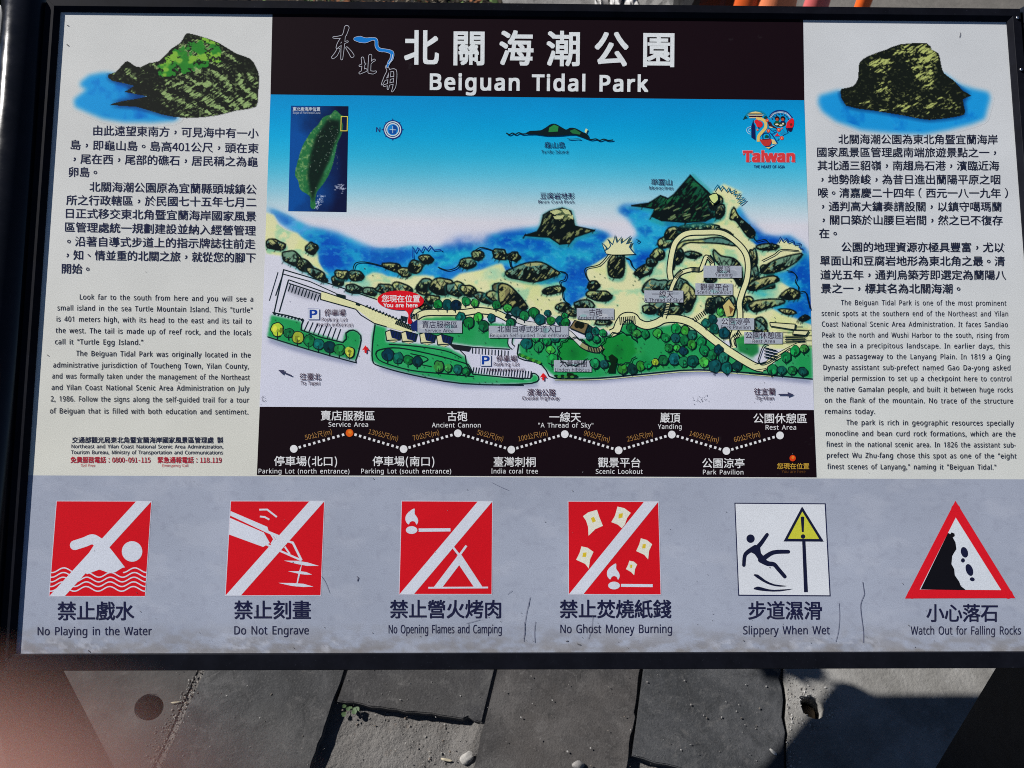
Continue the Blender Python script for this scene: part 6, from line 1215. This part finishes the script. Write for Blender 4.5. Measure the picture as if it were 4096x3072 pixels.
# traffic cones
def cone(name, px, py, hmid, wpx, H, colr, label, sub):
    base = G(px, py, hmid); depth = float((base - CAM) @ Rw[2]); rm = wpx / FPX * depth / 2
    rt_ = .022; rbse = rt_ + (rm - rt_) * (H - .03) / max(.02, (H - hmid))
    o = empty(name, (base[0], base[1], -.004)); tag(o, label, "traffic cone", "traffic cones standing behind the board")
    mt = m_plain(name + " " + sub, colr, .42, .45, .10, 25)
    bm = bmesh.new(); n = 40; prof = [(rbse, .03), (rbse * .985, .045), (rt_ + .004, H - .012), (rt_, H - .003), (rt_ - .004, H), (rt_ - .007, H - .003), (rt_ - .005, H - .03)]
    rings = [[bm.verts.new((r * math.cos(6.28318 * k_ / n), r * math.sin(6.28318 * k_ / n), z)) for k_ in range(n)] for r, z in prof]
    for a, b in zip(rings, rings[1:]):
        for k_ in range(n): bm.faces.new((a[k_], a[(k_ + 1) % n], b[(k_ + 1) % n], b[k_])).smooth = True
    bm_obj("cone_body", bm, mt, o)
    bm = bmesh.new(); s_ = rbse * 1.45; quadbox(bm, -s_, s_, -s_, s_, 0, .03); bmesh.ops.bevel(bm, geom=bm.edges[:], offset=.008, segments=3, affect='EDGES'); bm_obj("cone_base", bm, mt, o)
    bm = bmesh.new(); z0, z1 = H * .70, H * .85; rr = lambda z: rbse + (rt_ + .004 - rbse) * (z - .045) / (H - .012 - .045) + .0012
    a = [bm.verts.new((rr(z0) * math.cos(6.28318 * k_ / n), rr(z0) * math.sin(6.28318 * k_ / n), z0)) for k_ in range(n)]; b = [bm.verts.new((rr(z1) * math.cos(6.28318 * k_ / n), rr(z1) * math.sin(6.28318 * k_ / n), z1)) for k_ in range(n)]
    for k_ in range(n): bm.faces.new((a[k_], a[(k_ + 1) % n], b[(k_ + 1) % n], b[k_])).smooth = True
    bm_obj("reflective_band", bm, m_plain("reflective band " + sub, (.62, .62, .60), .35, .5), o)
cone("traffic_cone", 3000, 16, .40, 118, .66, (.62, .095, .012), "deep orange traffic cone, half hidden by the paler cone beside it", "deep")
cone("traffic_cone", 3106, 18, .42, 148, .70, (.80, .235, .10), "widest salmon orange traffic cone, in front of the deep orange one", "salmon")
cone("traffic_cone", 3266, 18, .36, 92, .60, (.58, .13, .13), "faded pinkish traffic cone between the wide cone and the small one", "faded")
cone("traffic_cone", 3451, 20, .30, 54, .52, (.82, .13, .016), "small bright orange traffic cone standing apart, rightmost of the cones", "bright")
block("black_block", G(2850, 20, .2)[0] - .09, G(2850, 20, .2)[0] + .07, G(2850, 20, .2)[1] - .1, G(2850, 20, .2)[1] + .15, -.003, .32, m_plain("plain black", (.006, .006, .007), .45, .4), "plain black block between the pale kerb and the traffic cones", "dark_block", seed=30, amp=.006)  # plain black block filling the dark span between kerb and cones

# ------------------------------------------------------------------ fingertip of the person holding the camera
def hand():
    Wc = Matrix(((r0[0], r1[0], r2[0], CAM[0]), (r0[1], r1[1], r2[1], CAM[1]), (r0[2], r1[2], r2[2], CAM[2]), (0, 0, 0, 1)))   # camera frame (x right, y down, z forward) -> world
    D = .0145; tip = np.array([(TX - 2048) / FPX * D, (TY - 1536) / FPX * D, D])
    bmh = bpy.data.meshes.new("person"); V, E_, Rr = [], [], []
    def chain(pts, rad, start=None):
        prev = start
        for p, r in zip(pts, rad):
            V.append(p); Rr.append(r); i = len(V) - 1
            if prev is not None: E_.append((prev, i))
            prev = i
        return prev
    kn = tip + np.array([-.022, .076, -.022])                 # knuckle of the index finger, beside and behind the lens
    ax = (kn - tip); ax /= np.linalg.norm(ax)
    wrist = kn + np.array([-.028, .085, -.045]); palm = (kn + wrist) / 2 + np.array([0, .004, 0])
    chain([wrist + np.array([-.06, .21, -.12]), wrist + np.array([-.02, .07, -.04]), wrist, palm], [.040, .034, .027, .032])
    pi = len(V) - 1
    side = np.cross(ax, [0, 0, 1.0]); side /= np.linalg.norm(side); side = side if side[0] < 0 else -side
    # index: tip lies across the corner of the lens
    chain([kn, tip + ax * .046, tip + ax * .022, tip], [.0115, .0098, .0090, .0078], pi)
    for k_, (l, sp) in enumerate(((.078, .021), (.072, .041), (.058, .060))):
        k0 = kn + side * sp + np.array([-.004 * k_, 0, -.006 * k_]); dd = -ax
        chain([k0, k0 + dd * l * .45 + np.array([0, .004, .010]), k0 + dd * l * .72 + np.array([-.006, .010, .004]), k0 + dd * l * .80 + np.array([-.016, .016, -.008])], [.0112 - .0006 * k_, .0094 - .0006 * k_, .0086 - .0006 * k_, .0074 - .0006 * k_], pi)
    chain([palm + np.array([.020, .010, -.020]), palm + np.array([.044, .000, -.026]), palm + np.array([.062, -.010, -.026])], [.014, .0112, .0088], pi)
    bmh.from_pydata([tuple((Wc @ Vector(v))[:3]) for v in V], E_, []); o = bpy.data.objects.new("person", bmh); col.objects.link(o)
    md = o.modifiers.new("skin", 'SKIN'); md.use_smooth_shade = True; sd = o.modifiers.new("sub", 'SUBSURF'); sd.levels = 2; sd.render_levels = 2
    for i, r in enumerate(Rr): bmh.skin_vertices[0].data[i].radius = (r, r)
    bmh.skin_vertices[0].data[pi].use_root = True
    dg = bpy.context.evaluated_depsgraph_get(); me = bpy.data.meshes.new_from_object(o.evaluated_get(dg)); bpy.data.objects.remove(o)
    n = N("skin"); c = n.ramp(n.noise(90, 4, .6), [(.35, (.40, .19, .15)), (.65, (.47, .235, .185))]); n.bump(n.noise(900, 3, .6), .2, .0003); n.set(color=c, rough=.55, spec=.3, sss=.4); n.b.inputs["Subsurface Radius"].default_value = (.006, .002, .001)
    me.materials.clear(); me.materials.append(n.m); o = bpy.data.objects.new("person", me); col.objects.link(o)
    base = Wc @ Vector(V[0])
    for v in me.vertices: v.co -= base
    o.location = base; me.polygons.foreach_set("use_smooth", [True] * len(me.polygons))
    tag(o, "blurred pink fingertip of the person with the camera, in the lower left corner", "person")
TX, TY = 345, 2700
hand()
scene.cycles.use_denoising = False; scene.cycles.use_adaptive_sampling = False
